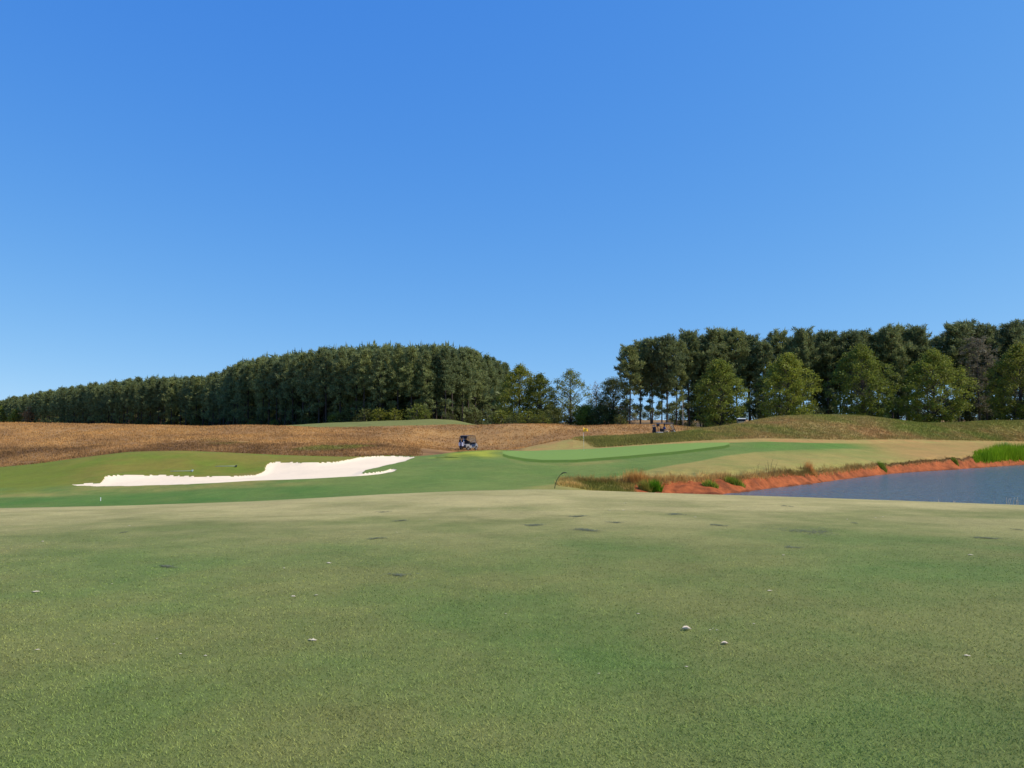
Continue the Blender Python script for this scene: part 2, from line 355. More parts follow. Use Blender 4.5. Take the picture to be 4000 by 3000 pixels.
def mixc(c, k, w): return c * (1 - w[..., None]) + P[k] * w[..., None]
def ground_colours(X, Y, Z, s):
    px, py = project(X, np.maximum(Y, 0.5), Z)
    n1 = noise2(X, Y, 21, 9.0, 4); n2 = noise2(X, Y, 22, 3.0, 3)
    c = np.zeros(X.shape + (3,)) + P['fair_green']; a = np.zeros_like(c) + P['fair_lush']
    dry = sstep(Y + 2.5 * n1, 6.5, 21); c = mixc(c, 'fair_tan', 0.92 * dry); a = mixc(a, 'fair_green', sstep(Y + 2 * n1, 7, 16)); a = mixc(a, 'fair_tan', .55 * sstep(Y + 2 * n1, 14, 24))
    S = lambda k, o=0.0: IDX[k] + o
    # beyond the crest: mown surround
    w = sstep(s, S('B', .2), S('B', .4)); c = mixc(c, 'surround', w); a = mixc(a, 'surround', w); a = mixc(a, 'strip', w * .45)
    left = 1 - sstep(px, 1150, 1500)
    w2 = w * left * (1 - sstep(s, S('C', .7), S('D', .3))); c = mixc(c, 'strip', w2)
    w2 = w * (1 - sstep(px, 1000, 1350)) * sstep(s + .15 * n2, S('D', -.1), S('D', .35)); c = mixc(c, 'dusty', w2 * (1 - sstep(s, S('F'), S('F', .5)))); 
    wm = w * (1 - sstep(px + 6 * (py - 1800), 1500, 1640)) * sstep(s, S('F', .1), S('F', .5)) * (1 - sstep(px, 1500, 1640))
    c = mixc(c, 'olive', wm); a = mixc(a, 'olive2', wm)
    wl_ = w * (1 - sstep(px, 150, 420)) * sstep(s, S('D', .2), S('E', .2)); c = mixc(c, 'olive2', wl_ * .8)
    # yellow-green hummock left of the green
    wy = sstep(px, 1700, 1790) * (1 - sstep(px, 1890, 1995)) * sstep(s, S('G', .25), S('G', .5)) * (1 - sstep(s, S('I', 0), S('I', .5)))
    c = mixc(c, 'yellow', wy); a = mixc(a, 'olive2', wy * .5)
    # the dusty apron between green and pond
    ap = line_py(APRON, px); wa = w * sstep(px, 1950, 2250) * sstep(py - ap + 2 * n2, -2.5, 3) * (1 - sstep(s, S('H', .2), S('H', .4)))
    c = mixc(c, 'apron', wa * .95); a = mixc(a, 'dusty', wa * .95)
    wr = w * sstep(px, 2850, 3000) * (1 - sstep(s, S('I', -.1), S('I')))
    c = mixc(c, 'tier', wr * (1 - sstep(py - line_py([(2850,1740),(3300,1742),(3600,1762)], px), 0, 45)) * (1 - sstep(px, 3350, 3650)))
    wrt = wr * sstep(px + 3 * (1760 - py), 3330, 3560) * .85; c = mixc(c, 'rtan', wrt); a = mixc(a, 'rtan', wrt * .8)
    # strip of pale grass behind the green
    wb = sstep(px, 1990, 2060) * sstep(s, S('H', .05), S('H', .3)) * (1 - sstep(s, S('I', .5), S('I', .9)) * sstep(px, 2250, 2350))
    c = mixc(c, 'apron', wb * (1 - sstep(s, S('J', -.02), S('J', .1)))); a = mixc(a, 'rtan', wb)
    # putting green, its darker fringe and a paler collar
    gb, gf = line_py(GBACK, px), line_py(GFRONT, px)
    inx = (px > 1962) & (px < 2848) & (s < S('H', .5)) & (s > S('F', .3))
    fr = inx * sstep(py - gf, -3, 0) * (1 - sstep(py - gf, 7, 12)); c = mixc(c, 'fringe', fr); a = mixc(a, 'fringe', fr)
    co = (px > 1990) * (px < 2480) * sstep(py - gf, 8, 13) * (1 - sstep(py - gf, 19, 26)) * (s > S('F')) * (1 - sstep(px, 2380, 2480)); c = mixc(c, 'dusty', co * .7)
    gr = inx * sstep(gf - py, 0, 4) * sstep(py - gb, -7, -4); c = mixc(c, 'green', gr); a = mixc(a, 'green', gr * .8)
    # unmown field, the tall rough on the right, the far hill, the woodland floor
    wf = sstep(s, S('I', .12), S('I', .22)); wfl = wf * (1 - sstep(px, 2000, 2060) * (1 - sstep(s, S('J'), S('J', .12))))
    c = mixc(c, 'field', wfl); a = mixc(a, 'field_gold', wfl)
    dk = wfl * (1 - sstep(s + .25 * n2, S('J', -.15), S('J', .5))) * (1 - sstep(px, 2000, 2200)); c = mixc(c, 'field_dark', dk * .85); a = mixc(a, 'field', dk)
    wgp = wfl * sstep(noise2(X, Y, 71, 7.0, 3), .12, .4) * (1 - sstep(np.abs(px - 1180), 260, 420)) * sstep(s, S('J', -.6), S('J', -.2)) * (1 - sstep(s, S('J', .3), S('J', .7)))
    c = mixc(c, 'rough_g', wgp * .8); a = mixc(a, 'rough_g', wgp * .7)
    wrr = sstep(s, S('I', -.02), S('I', .03)) * sstep(px + 22 * n2 - 110 * np.clip(S('J') - s, 0, 1), 2215, 2245) * (1 - sstep(s, S('J', .05), S('J', .2)) * (1 - sstep(px, 2640, 2760)))
    c = mixc(c, 'rough', wrr); a = mixc(a, 'rough_g', wrr)
    wtn_ = wrr * sstep(px, 2750, 2950) * sstep(n1 + .5 * n2 - 1.1 * (s - S('I', .35)), -.15, .45); c = mixc(c, 'field', wtn_ * .75); a = mixc(a, 'rough', wtn_ * .6)
    wgr = wrr * sstep(px, 3050, 3250) * sstep(n1 + .4 * n2 + .8 * (s - S('I', .6)), .12, .5); c = mixc(c, 'rough_g', wgr * .8)
    wg = wrr * (1 - sstep(px, 2700, 2800)); c = mixc(c, 'rough_g', wg * .55)
    wh = sstep(s, S('L', .12), S('L', .2)) * sstep(px, 1060, 1150) * (1 - sstep(px, 1850, 1900)) * (s < S('N')); c = mixc(c, 'hill', wh); a = mixc(a, 'hill', wh)
    ww = sstep(s, S('M', .1), S('M', .4)) ; c = mixc(c, 'woods', ww); a = mixc(a, 'woods', ww)
    wfar = sstep(s, S('N', .05), S('N', .3)); c = mixc(c, 'far', wfar); a = mixc(a, 'field', wfar)
    # red earth of the pond bank
    j = 10 * noise2(X, Y, 31, 1.2, 3)
    wbk = sstep(px + 4 * j, 2400, 2480) * sstep(s, S('B', .3), S('C')) * (1 - sstep(s + .12 * n2, S('E', .25), S('E', .75)))
    c = mixc(c, 'red', wbk); a = mixc(a, 'wet', wbk)
    wwet = sstep(px + 4 * j, 2400, 2480) * sstep(s, S('B', .3), S('C')) * (1 - sstep(s, S('D', -.02), S('D', .22))); c = mixc(c, 'wet', wwet)
    wlip_shade = sstep(px, 2330, 2400) * sstep(s + .1 * n2, S('E', .3), S('E', .75)) * (1 - sstep(s, S('F', 0), S('F', .06))); c = mixc(c, 'lip', wlip_shade); a = mixc(a, 'wet', wlip_shade)  # brown lip deepened in colour to stand in for undercut shade
    return c, a

def build_terrain():
    pxs = np.concatenate([np.linspace(-3000, -170, 48), np.arange(-150, 4151, 4.0), np.linspace(4175, 7000, 48)])
    us, _ = pixray(pxs, np.full_like(pxs, HORIZON))
    Ys = np.concatenate([8 + np.cumsum(np.linspace(.2, .32, 120)) - .2, []])
    Ys = Ys[Ys < 39.8]
    far = 150 * (4000 / 150) ** (np.linspace(0, 1, 46) ** 1.15)
    Ys = np.concatenate([Ys, np.arange(40, 48, .33), np.arange(48, 70, .17), np.arange(70, 95, .33), np.arange(95, 150, .6), far]); Ys[0] = 8
    Yk, Zk, Dk = at_u(us)
    Yg = np.broadcast_to(Ys[:, None], (len(Ys), len(us))); Xg = Yg * us[None, :]
    Z, S = prof(Yg, Yk, Zk, Dk)
    Z = np.where(Yg <= 8, 0, Z + undulate(Xg, Yg, S))
    C, A = ground_colours(Xg, Yg, Z, S)
    # bunker: sand set below a raised, ragged grass lip
    sd = np.full(Xg.shape, 50.0)
    sub = (Yg > 44) & (Yg < 73) & (Xg > -35) & (Xg < -3)
    jag = 0.16 * noise2(Xg[sub], Yg[sub] * .6, 41, .9, 2)
    sd[sub] = sdf(BUNKER, Xg[sub], Yg[sub]) + jag
    upslope = sstep(Yg, 50, 54)
    Z = Z - 0.10 * (1 - sstep(sd, -0.8, 0.1)) + 0.05 * upslope * np.where(sd >= 0, 1 - sstep(sd, .1, 1.6), 0)
    sand = sd < 0
    scar = poly_world(scar_px, 60, 70.5); ss = np.full(Xg.shape, 50.0); ss[sub | ((Yg > 60) & (Yg < 72) & (np.abs(Xg + 6) < 4))] = 50
    sub2 = (Yg > 60) & (Yg < 72) & (Xg > -10) & (Xg < -3)
    ss[sub2] = sdf(scar, Xg[sub2], Yg[sub2])
    Z = Z - 0.5 * (1 - sstep(ss, -.3, .1)) + 0.22 * np.where(ss > .1, 1 - sstep(ss, .1, 1.0), 0) * sstep(Yg, 66.0, 67.5)
    nr, nc = Xg.shape
    V = np.stack([Xg, Yg, Z], -1).reshape(-1, 3)
    idx = np.arange(nr * nc).reshape(nr, nc)
    F = np.stack([idx[:-1, :-1], idx[:-1, 1:], idx[1:, 1:], idx[1:, :-1]], -1).reshape(-1, 4)
    Cf, Af = C.reshape(-1, 3), A.reshape(-1, 3)
    # regions by face
    mid = lambda G: (0.25 * (G[:-1, :-1] + G[:-1, 1:] + G[1:, 1:] + G[1:, :-1])).ravel()
    s_, x_, y_ = mid(S), mid(Xg), mid(Yg); px_, py_ = project(x_, y_, mid(Z)); sand_ = mid(sd) < 0
    reg = np.full(len(F), 0)
    reg[s_ >= IDX['B'] + .3] = 1
    gb, gf = line_py(GBACK, px_), line_py(GFRONT, px_)
    reg[(px_ > 1962) & (px_ < 2848) & (s_ < IDX['H'] + .5) & (s_ > IDX['F'] + .3) & (py_ < gf) & (py_ > gb - 5)] = 2
    fld = (s_ >= IDX['I'] + .16) & ~((px_ > 2030) & (px_ < 2240) & (s_ < IDX['J'] + .05))
    reg[fld] = 3
    reg[fld & (px_ >= 2240) & (s_ < IDX['J'] + .12)] = 4
    reg[fld & (px_ >= 2760) & (s_ < IDX['K'] + .5)] = 4
    reg[(s_ >= IDX['L'] + .16) & (px_ > 1090) & (px_ < 1880) & (s_ < IDX['N'])] = 5
    reg[(s_ >= IDX['M'] + .3)] = 6
    reg[(px_ > 2390) & (s_ > IDX['B'] + .3) & (s_ < IDX['F'] + .02)] = 7
    reg[sand_] = 8
    names = ['fairway', 'mown_surround', 'putting_green', 'brown_field', 'tall_rough', 'far_hill', 'woodland_floor', 'pond_bank', 'sand_bunker']
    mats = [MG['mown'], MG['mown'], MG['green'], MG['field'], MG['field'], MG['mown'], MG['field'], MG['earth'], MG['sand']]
    obs = {}
    for r, nm in enumerate(names):
        f = F[reg == r]
        used, inv = np.unique(f, return_inverse=True)
        v = V[used]; ff = inv.reshape(f.shape)
        if r == 0:      # the fairway goes on around and behind the camera
            xs = np.linspace(-60, 60, 61); ys = np.linspace(-60, 8, 35)
            gx, gy = np.meshgrid(xs, ys); b = len(v)
            v = np.concatenate([v, np.stack([gx, gy, 0 * gx - .0], -1).reshape(-1, 3)])
            ii = np.arange(gx.size).reshape(gx.shape) + b
            ff = np.concatenate([ff, np.stack([ii[:-1, :-1], ii[:-1, 1:], ii[1:, 1:], ii[1:, :-1]], -1).reshape(-1, 4)])
            cc, aa = ground_colours(gx.ravel(), gy.ravel(), 0 * gx.ravel(), np.zeros(gx.size))
            cv, av = np.concatenate([Cf[used], cc]), np.concatenate([Af[used], aa])
        else: cv, av = Cf[used], Af[used]
        me = fast_mesh(nm, v, ff, smooth=True); set_col(me, "Col", cv); set_col(me, "Alt", av)
        obs[nm] = struct(link(nm, me, mats[r]))
    return obs

MG = {}
MG['mown'] = ground_mat("mown_grass", [(0.35, .10, None), (1.6, .10, None), (9, .14, None), (55, .22, None)], 0.26, 0.42, 0.62, bump=0.5, bscale=70)
MG['green'] = ground_mat("putting_turf", [(0.4, .05, None), (3, .05, None), (30, .06, None)], 0.4, 0.45, 0.7, bump=0.15, bscale=60)
MG['field'] = ground_mat("field_grass", [(0.10, .16, None), (0.5, .12, None), (3.5, .14, None)], 0.12, 0.42, 0.62, bump=0.5, bscale=6)
MG['earth'] = ground_mat("red_earth", [(0.6, .14, None), (2.5, .24, None), (9, .2, None)], 0.9, 0.45, 0.7, bump=0.8, bscale=5)
def sand_mat():
    m, nt, b = new_mat("bunker_sand")
    g = N(nt, "ShaderNodeNewGeometry"); pos = g.outputs["Position"]
    f = mul(nt, mrange(nt, noise_node(nt, pos, .35, 3), .3, .7, .95, 1.04), mrange(nt, noise_node(nt, pos, 5, 4), .3, .7, .95, 1.03))
    s = N(nt, "ShaderNodeVectorMath", operation='SCALE'); s.inputs[0].default_value = (.86, .69, .48)
    nt.links.new(f, s.inputs["Scale"]); nt.links.new(s.outputs[0], b.inputs["Base Color"])
    b.inputs["Roughness"].default_value = .95; b.inputs["Specular IOR Level"].default_value = .1
    bp = N(nt, "ShaderNodeBump"); bp.inputs["Strength"].default_value = .35; bp.inputs["Distance"].default_value = .08
    nt.links.new(noise_node(nt, pos, 2.2, 4, .6), bp.inputs["Height"]); nt.links.new(bp.outputs[0], b.inputs["Normal"])
    return m
MG['sand'] = sand_mat()
TER = build_terrain()

# ------------------------------------------------------------------ pond water
def water():
    m, nt, b = new_mat("pond_water")
    b.inputs["Base Color"].default_value = (.085, .135, .15, 1); b.inputs["Roughness"].default_value = .2; b.inputs["IOR"].default_value = 1.33
    b.inputs["Specular IOR Level"].default_value = .5
    g = N(nt, "ShaderNodeNewGeometry")
    bp = N(nt, "ShaderNodeBump"); bp.inputs["Strength"].default_value = 1.0; bp.inputs["Distance"].default_value = .3
    n1 = noise_node(nt, g.outputs["Position"], 2.2, 4, .65, (1, .55, 1)); nt.links.new(n1, bp.inputs["Height"]); nt.links.new(bp.outputs[0], b.inputs["Normal"])
    xs = np.linspace(7, 140, 60); ys = np.linspace(27, 118, 50); gx, gy = np.meshgrid(xs, ys)
    V = np.stack([gx, gy, 0 * gx + EYE + WATER_REL], -1).reshape(-1, 3); ii = np.arange(gx.size).reshape(gx.shape)
    F = np.stack([ii[:-1, :-1], ii[:-1, 1:], ii[1:, 1:], ii[1:, :-1]], -1).reshape(-1, 4)
    struct(link("pond_water", fast_mesh("pond_water", V, F, True), m))
water()

# ------------------------------------------------------------------ grass geometry
MG['blade'] = ground_mat("grass_blades", [(0.35, .10, None), (1.6, .10, None)], 0.26, 0.42, 0.62, bump=0, island=.3, trans=.25)
MG['tuft'] = ground_mat("tall_grass", [(0.10, .16, None), (0.5, .12, None)], 0.12, 0.42, 0.62, bump=0, island=.16, trans=.25)

def blades(name, X, Y, hgt, wid, lean, mat, col=None, alt=None, gain=KT, per=1, spread=0.0, parent=None):
    """per blades at each spot, each a single bent triangle pair"""
    X = np.repeat(X, per); Y = np.repeat(Y, per); hgt = np.repeat(hgt, per) * rng.uniform(.6, 1.15, len(X)); wid = np.repeat(wid, per)
    X = X + rng.normal(0, 1, len(X)) * spread; Y = Y + rng.normal(0, 1, len(Y)) * spread
    Z, s = ground(X, Y, True)
    if col is None: col, alt = ground_colours(X, Y, Z, s)
    elif len(col) != len(X): col, alt = np.repeat(col, per, 0), np.repeat(alt, per, 0)
    col = col * gain; alt = alt * gain
    a = rng.uniform(0, 2 * np.pi, len(X)); b = rng.uniform(0, 2 * np.pi, len(X)); l = rng.uniform(.2, 1, len(X)) * lean * hgt
    dx, dy = np.cos(a) * wid / 2, np.sin(a) * wid / 2
    base = np.stack([X, Y, Z - .02 * np.minimum(1, hgt * 4)], -1)
    d = np.stack([dx, dy, 0 * dx], -1)
    tip = base + np.stack([np.cos(b) * l, np.sin(b) * l, hgt], -1)
    V = np.stack([base - d, base + d, tip], 1).reshape(-1, 3)
    F = np.arange(len(V)).reshape(-1, 3)
    me = fast_mesh(name, V, F); set_col(me, "Col", np.repeat(col, 3, 0)); set_col(me, "Alt", np.repeat(alt, 3, 0))
    return link(name, me, mat, parent)

# short turf close to the camera
n = 480000
Yb = 2.2 / (1 - rng.uniform(0, 1, n) * (1 - 2.2 / 17.0)); ub = rng.uniform(-1, 1, n); Xb = ub * (.74 * Yb + 3.2)
stuff(blades("fairway_grass", Xb, Yb, np.full(n, .014) * (1.02 - sstep(Yb, 6, 17)) * (1.05 - sstep(np.abs(ub), .8, 1)), .0022 + .0009 * Yb, 1.7, MG['blade'], gain=1.6), "short mown fairway grass")

def scatter(pxlo, pxhi, s0, s1, n):
    u = rng.uniform(pixray(pxlo, HORIZON)[0], pixray(pxhi, HORIZON)[0], n); s = rng.uniform(s0, s1, n)
    Yk, _, _ = at_u(u); i = np.minimum(s.astype(int), NK - 2); t = s - i
    Y = Yk[i, np.arange(n)] * (1 - t) + Yk[i + 1, np.arange(n)] * t
    return u * Y, Y
# dry stems over the brown field
X, Y = scatter(-250, 2780, IDX['I'] + .15, IDX['L'] + .15, 46000)
pxx, _ = project(X, Y, ground(X, Y)); s_ = ground(X, Y, True)[1]
cl = noise2(X, Y, 61, 2.5, 3)
keep = ~((pxx > 2010) & (s_ < IDX['J'] + .12)) & (cl > -.6) & ~((pxx > 1640) & (pxx < 2060) & (s_ < IDX['J'] + .5) & (Y < 92))
X, Y, cl = X[keep], Y[keep], cl[keep]
stuff(blades("dry_field_grass", X, Y, .12 + .16 * np.clip(cl, 0, 1) + rng.uniform(0, .10, len(X)), rng.uniform(.05, .10, len(X)), .7, MG['tuft'], per=4, spread=.14), "dry brown unmown grass of the field")
# tall rough on the ridge and mound
X, Y = scatter(2240, 4250, IDX['I'] + .02, IDX['J'] + .25, 34000)
pxx, _ = project(X, Y, ground(X, Y)); s_ = ground(X, Y, True)[1]; cl = noise2(X, Y, 62, 2.2, 3)
keep = (pxx + 22 * noise2(X, Y, 64, 1.5, 2) > 2232 + 110 * (IDX['J'] - s_)) & (cl > -.9)
X, Y, cl = X[keep], Y[keep], cl[keep]
stuff(blades("tall_rough_grass", X, Y, .16 + .14 * np.clip(cl, 0, 1) + rng.uniform(0, .08, len(X)), rng.uniform(.05, .09, len(X)), .8, MG['tuft'], gain=1.55, per=4, spread=.12), "olive tan tall rough grass on the mounds")
# ragged tan fringe on the lip of the pond bank
X, Y = scatter(2190, 3420, IDX['E'] + .35, IDX['F'] + .10, 1500)
hh = rng.uniform(.16, .42, len(X)) * (1 + .5 * np.clip(noise2(X, Y, 63, 2.0, 2), -.6, 1))
fc = np.tile(lin((196,166,112)) * KA, (len(X), 1)); fa = np.tile(lin((128,112,66)) * KA, (len(X), 1))
stuff(blades("bank_fringe_grass", X, Y, hh, rng.uniform(.02, .045, len(X)), .6, MG['tuft'], fc, fa, per=7, spread=.10), "dry tan grass fringe on the pond bank")
X, Y = scatter(2185, 2475, IDX['C'] + .55, IDX['E'] + .3, 900)
fc = np.tile(lin((176,152,96)) * KA, (len(X), 1)); fa = np.tile(lin((112,116,58)) * KA, (len(X), 1))
stuff(blades("bank_end_grass", X, Y, rng.uniform(.12, .34, len(X)), rng.uniform(.02, .045, len(X)), .7, MG['tuft'], fc, fa, per=6, spread=.12), "mixed tan and green grass at the end of the pond bank")
X, Y = scatter(3400, 4150, IDX['E'] + .45, IDX['F'] + .05, 600)
fc = np.tile(lin((126,104,66)) * KA, (len(X), 1)); fa = np.tile(lin((96,90,48)) * KA, (len(X), 1))
stuff(blades("bank_edge_grass", X, Y, rng.uniform(.08, .22, len(X)), rng.uniform(.02, .045, len(X)), .8, MG['tuft'], fc, fa, per=6, spread=.1), "short brown grass on the undercut bank edge")

# ------------------------------------------------------------------ plants on the banks
def clump(name, loc, radius, height, rgb, rgb2, n, label, cat, width=.03, lean=.6, group=None, elong=1.0):
    x = np.clip(rng.normal(0, 1, n), -1.7, 1.7) * radius * .45 * elong + loc[0]; y = np.clip(rng.normal(0, 1, n), -1.5, 1.5) * radius * .16 + loc[1]
    r = np.hypot((x - loc[0]) / elong, y - loc[1]) / radius
    h = height * (1 - .45 * np.clip(r, 0, 1.2))
    o = blades(name, x, y, h, np.full(n, width), lean, MG['tuft'], np.tile(lin(rgb) * KA, (n, 1)), np.tile(lin(rgb2) * KA, (n, 1)), gain=1.9)
    return tagthing(o, label, cat, group)
def on(px, py, **k): return hit(px, py, **k)
GRN, GRN2 = (96,142,30), (70,112,24)
clump("grass_clump", on(2555,1921), .55, .85, GRN, GRN2, 520, "bright green leafy grass clump on the red bank by the tan fringe", "grass clump", .05)
clump("grass_clump", on(2520,1915), .45, .75, (140,138,70), (112,118,56), 320, "dull olive grass clump beside the bright green clump on the red bank", "grass clump", .04)
clump("grass_clump", on(2775,1899), .5, .5, (122,140,56), (96,116,40), 300, "small yellowish green grass clump in the middle of the red bank", "grass clump", .04, elong=1.3)
clump("grass_clump", on(2870,1892), .55, .55, (116,136,54), (92,112,40), 340, "low green grass clump on the red bank below the dark stalks", "grass clump", .04, elong=1.5)
clump("grass_clump", on(3447,1832), .55, .62, (110,130,52), (82,104,38), 340, "green grass clump spilling down the undercut red bank over the water", "grass clump", .05, elong=.8)
clump("grass_clump", on(3730,1808), .5, .55, (122,136,52), (92,108,40), 280, "small green grass clump under the bank edge next to the reed bed", "grass clump", .05, elong=.8)
clump("grass_clump", on(3925,1752), .9, .95, (196,196,146), (120,136,84), 420, "pale-tipped feathery grass clump just behind the bright reed bed", "grass clump", .04, .5, elong=1.6)
clump("dry_bush", on(2480,1890), .75, 1.05, (184,148,92), (140,104,62), 560, "tall reddish tan dry grass bush above the red bank", "bush", .03, .55, elong=1.4)
clump("dry_bush", on(3165,1840), .55, .95, (206,172,112), (172,132,84), 260, "pale tan feathery dry grass bush on the bank beside the pond", "bush", .025, .5, elong=1.2)
clump("dry_bush", on(2235,1899), .9, .45, (200,174,118), (166,140,90), 420, "low straw-coloured dry grass bush at the end of the bank next to the lone reed", "bush", .03, .7, elong=1.3)

def reed_bed():
    n = 7000
    px = rng.uniform(3800, 4300, n); u = pixray(px, HORIZON)[0]; s = rng.uniform(IDX['E'] - .15, IDX['G'] - .35, n)
    Yk, _, _ = at_u(u); i = s.astype(int); t = s - i
    Yr = Yk[i, np.arange(n)] * (1 - t) + Yk[i + 1, np.arange(n)] * t
    h = .95 * sstep(px, 3780, 3900) * rng.uniform(.6, 1.1, n) + .2
    o = blades("reed_bed", u * Yr, Yr, h, np.full(n, .06), .35, MG['tuft'], np.tile(lin((120,150,32)) * KA, (n, 1)), np.tile(lin((92,126,26)) * KA, (n, 1)), gain=1.5, per=2, spread=.1)
    stuff(o, "bright green reed bed at the far edge of the pond")
reed_bed()

M_STALK = plain("dark_stalk", (.05, .06, .03), .7)
M_TANSTALK = plain("pale_stalk", (.5, .40, .27), .8)
def tube(points, radii, sides=6):
    V, F = [], []
    pts = [Vector(p) for p in points]
    for i, p in enumerate(pts):
        t = (pts[min(i + 1, len(pts) - 1)] - pts[max(i - 1, 0)]).normalized()
        a = t.orthogonal().normalized() if i == 0 else (a - t * a.dot(t)).normalized()
        b = t.cross(a)
        for k in range(sides):
            th = 2 * math.pi * k / sides
            V.append(p + (a * math.cos(th) + b * math.sin(th)) * radii[i])
    for i in range(len(pts) - 1):
        for k in range(sides):
            k2 = (k + 1) % sides
            F.append((i * sides + k, i * sides + k2, (i + 1) * sides + k2, (i + 1) * sides + k))
    F.append(tuple(range(sides - 1, -1, -1))); F.append(tuple((len(pts) - 1) * sides + k for k in range(sides)))
    return V, F
class MB:
    def __init__(s): s.V, s.F = [], []
    def add(s, V, F):
        b = len(s.V); s.V += [tuple(v) for v in V]; s.F += [tuple(i + b for i in f) for f in F]; return s
    def tube(s, pts, r, sides=6):
        if isinstance(r, (int, float)): r = [r] * len(pts)
        return s.add(*tube(pts, r, sides))
    def box(s, c, d, rot=None):
        V = [Vector((x * d[0] / 2, y * d[1] / 2, z * d[2] / 2)) for x in (-1, 1) for y in (-1, 1) for z in (-1, 1)]
        if rot is not None: V = [rot @ v for v in V]
        V = [v + Vector(c) for v in V]
        return s.add(V, [(0,1,3,2),(4,6,7,5),(0,4,5,1),(2,3,7,6),(0,2,6,4),(1,5,7,3)])
    def prism(s, prof, y0, y1):
        n = len(prof)
        return s.add([(x, y0, z) for x, z in prof] + [(x, y1, z) for x, z in prof],
                     [tuple(range(n)), tuple(range(2 * n - 1, n - 1, -1))] + [(i, i + n, (i + 1) % n + n, (i + 1) % n) for i in range(n)])
    def ball(s, c, r, nu=10, nv=7):
        V, F = [], []
        r = (r, r, r) if isinstance(r, (int, float)) else r
        for j in range(nv + 1):
            ph = math.pi * j / nv
            for i in range(nu):
                th = 2 * math.pi * i / nu
                V.append((c[0] + r[0] * math.sin(ph) * math.cos(th), c[1] + r[1] * math.sin(ph) * math.sin(th), c[2] + r[2] * math.cos(ph)))
        for j in range(nv):
            for i in range(nu):
                F.append((j * nu + i, (j + 1) * nu + i, (j + 1) * nu + (i + 1) % nu, j * nu + (i + 1) % nu))
        return s.add(V, F)
    def build(s, name, mat, parent=None, smooth=False, bevel=0.0, loc=None, rot=None):
        me = bpy.data.meshes.new(name); me.from_pydata(s.V, [], s.F); me.validate()
        bm = bmesh.new(); bm.from_mesh(me); bmesh.ops.remove_doubles(bm, verts=bm.verts, dist=1e-5)
        bmesh.ops.recalc_face_normals(bm, faces=bm.faces)
        if bevel: bmesh.ops.bevel(bm, geom=[e for e in bm.edges if e.calc_face_angle(0) > .5], offset=bevel, segments=2, affect='EDGES', profile=.6)
        bm.to_mesh(me); bm.free()
        if smooth: me.polygons.foreach_set("use_smooth", [True] * len(me.polygons))
        return link(name, me, mat, parent, loc, rot)

def stalks(name, loc, specs, label, mat, cat="reed", r=.012):
    m = MB()
    for dx, dy, h, lx, ly in specs:
        p0 = Vector((dx, dy, -.03 + gz(loc[0] + dx, loc[1] + dy) - loc[2]))
        pts = [p0 + Vector((lx * t * t, ly * t * t, h * (t - .12 * t * t * (abs(lx) / max(h, .1))))) for t in (0, .25, .5, .75, 1)]
        m.tube(pts, [r, r, r * .9, r * .8, r * .5], 5)
    if len(specs) > 1: m.tube([(q[0], q[1], -.02 + gz(loc[0] + q[0], loc[1] + q[1]) - loc[2]) for q in sorted(specs)], r * 1.5, 5)
    o = m.build(name, mat, None, True, loc=loc); return tagthing(o, label, cat)
# lone reed arching over at the end of the bank
loc = on(2166, 1908, ymin=38); m = MB()
m.tube([(0,0,-.05),(.05,0,.25),(.15,0,.5),(.32,0,.75),(.5,0,.88)], [.022,.02,.018,.014,.01], 6)
rd = empty("reed", loc); o = m.build("stem", M_STALK, rd, True); m = MB()
m.tube([(.32,0,.75),(.48,0,.875),(.62,0,.885),(.72,0,.86)], [.012,.04,.035,.008], 6); m.build("seed_head", M_STALK, rd, True)
tagthing(rd, "lone dark arching reed at the left end of the pond bank", "reed")
loc = on(3008, 1852); stalks("stalk_plant", loc, [(-.1,0,.95,-.05,0),(.05,.05,1.15,.2,.0),(.2,0,.8,.12,.1),(.3,.1,1.05,.3,0),(-.2,.1,.6,-.1,0)], "dark bare weed stalks standing on the pond bank", M_STALK, "weed")
loc = on(2955, 1852); stalks("stalk_plant", loc, [(0,0,.7,.1,0),(.12,.05,.85,.12,.0),(-.1,0,.5,-.08,.1)], "thin grey weed stalks left of the taller dark stalks on the bank", M_STALK, "weed", .008)
for px, k, hh, lab in ((3662, 2, .13, "pair of short pale grass stalks at the fairway edge above the water"), (3738, 3, .16, "slanting pale grass stalks at the fairway edge above the water"), (3865, 1, .12, "single pale grass stalk at the fairway edge above the water"), (3955, 7, .26, "cluster of tall pale grass stalks at the fairway edge above the water")):
    u = pixray(px, 1965)[0]; Yk = at_u(np.array([u]))[0][IDX['A'], 0] + 1.0
    loc = Vector((float(u * Yk), float(Yk), gz(u * Yk, Yk)))
    stalks("grass_stalk", loc, [(random.uniform(-.12, .12) * k / 3, random.uniform(-.2, .2), hh * random.uniform(.7, 1.2) + .08, random.uniform(-.03, .08), 0) for _ in range(k)], lab, M_TANSTALK, "grass stalk", .006)

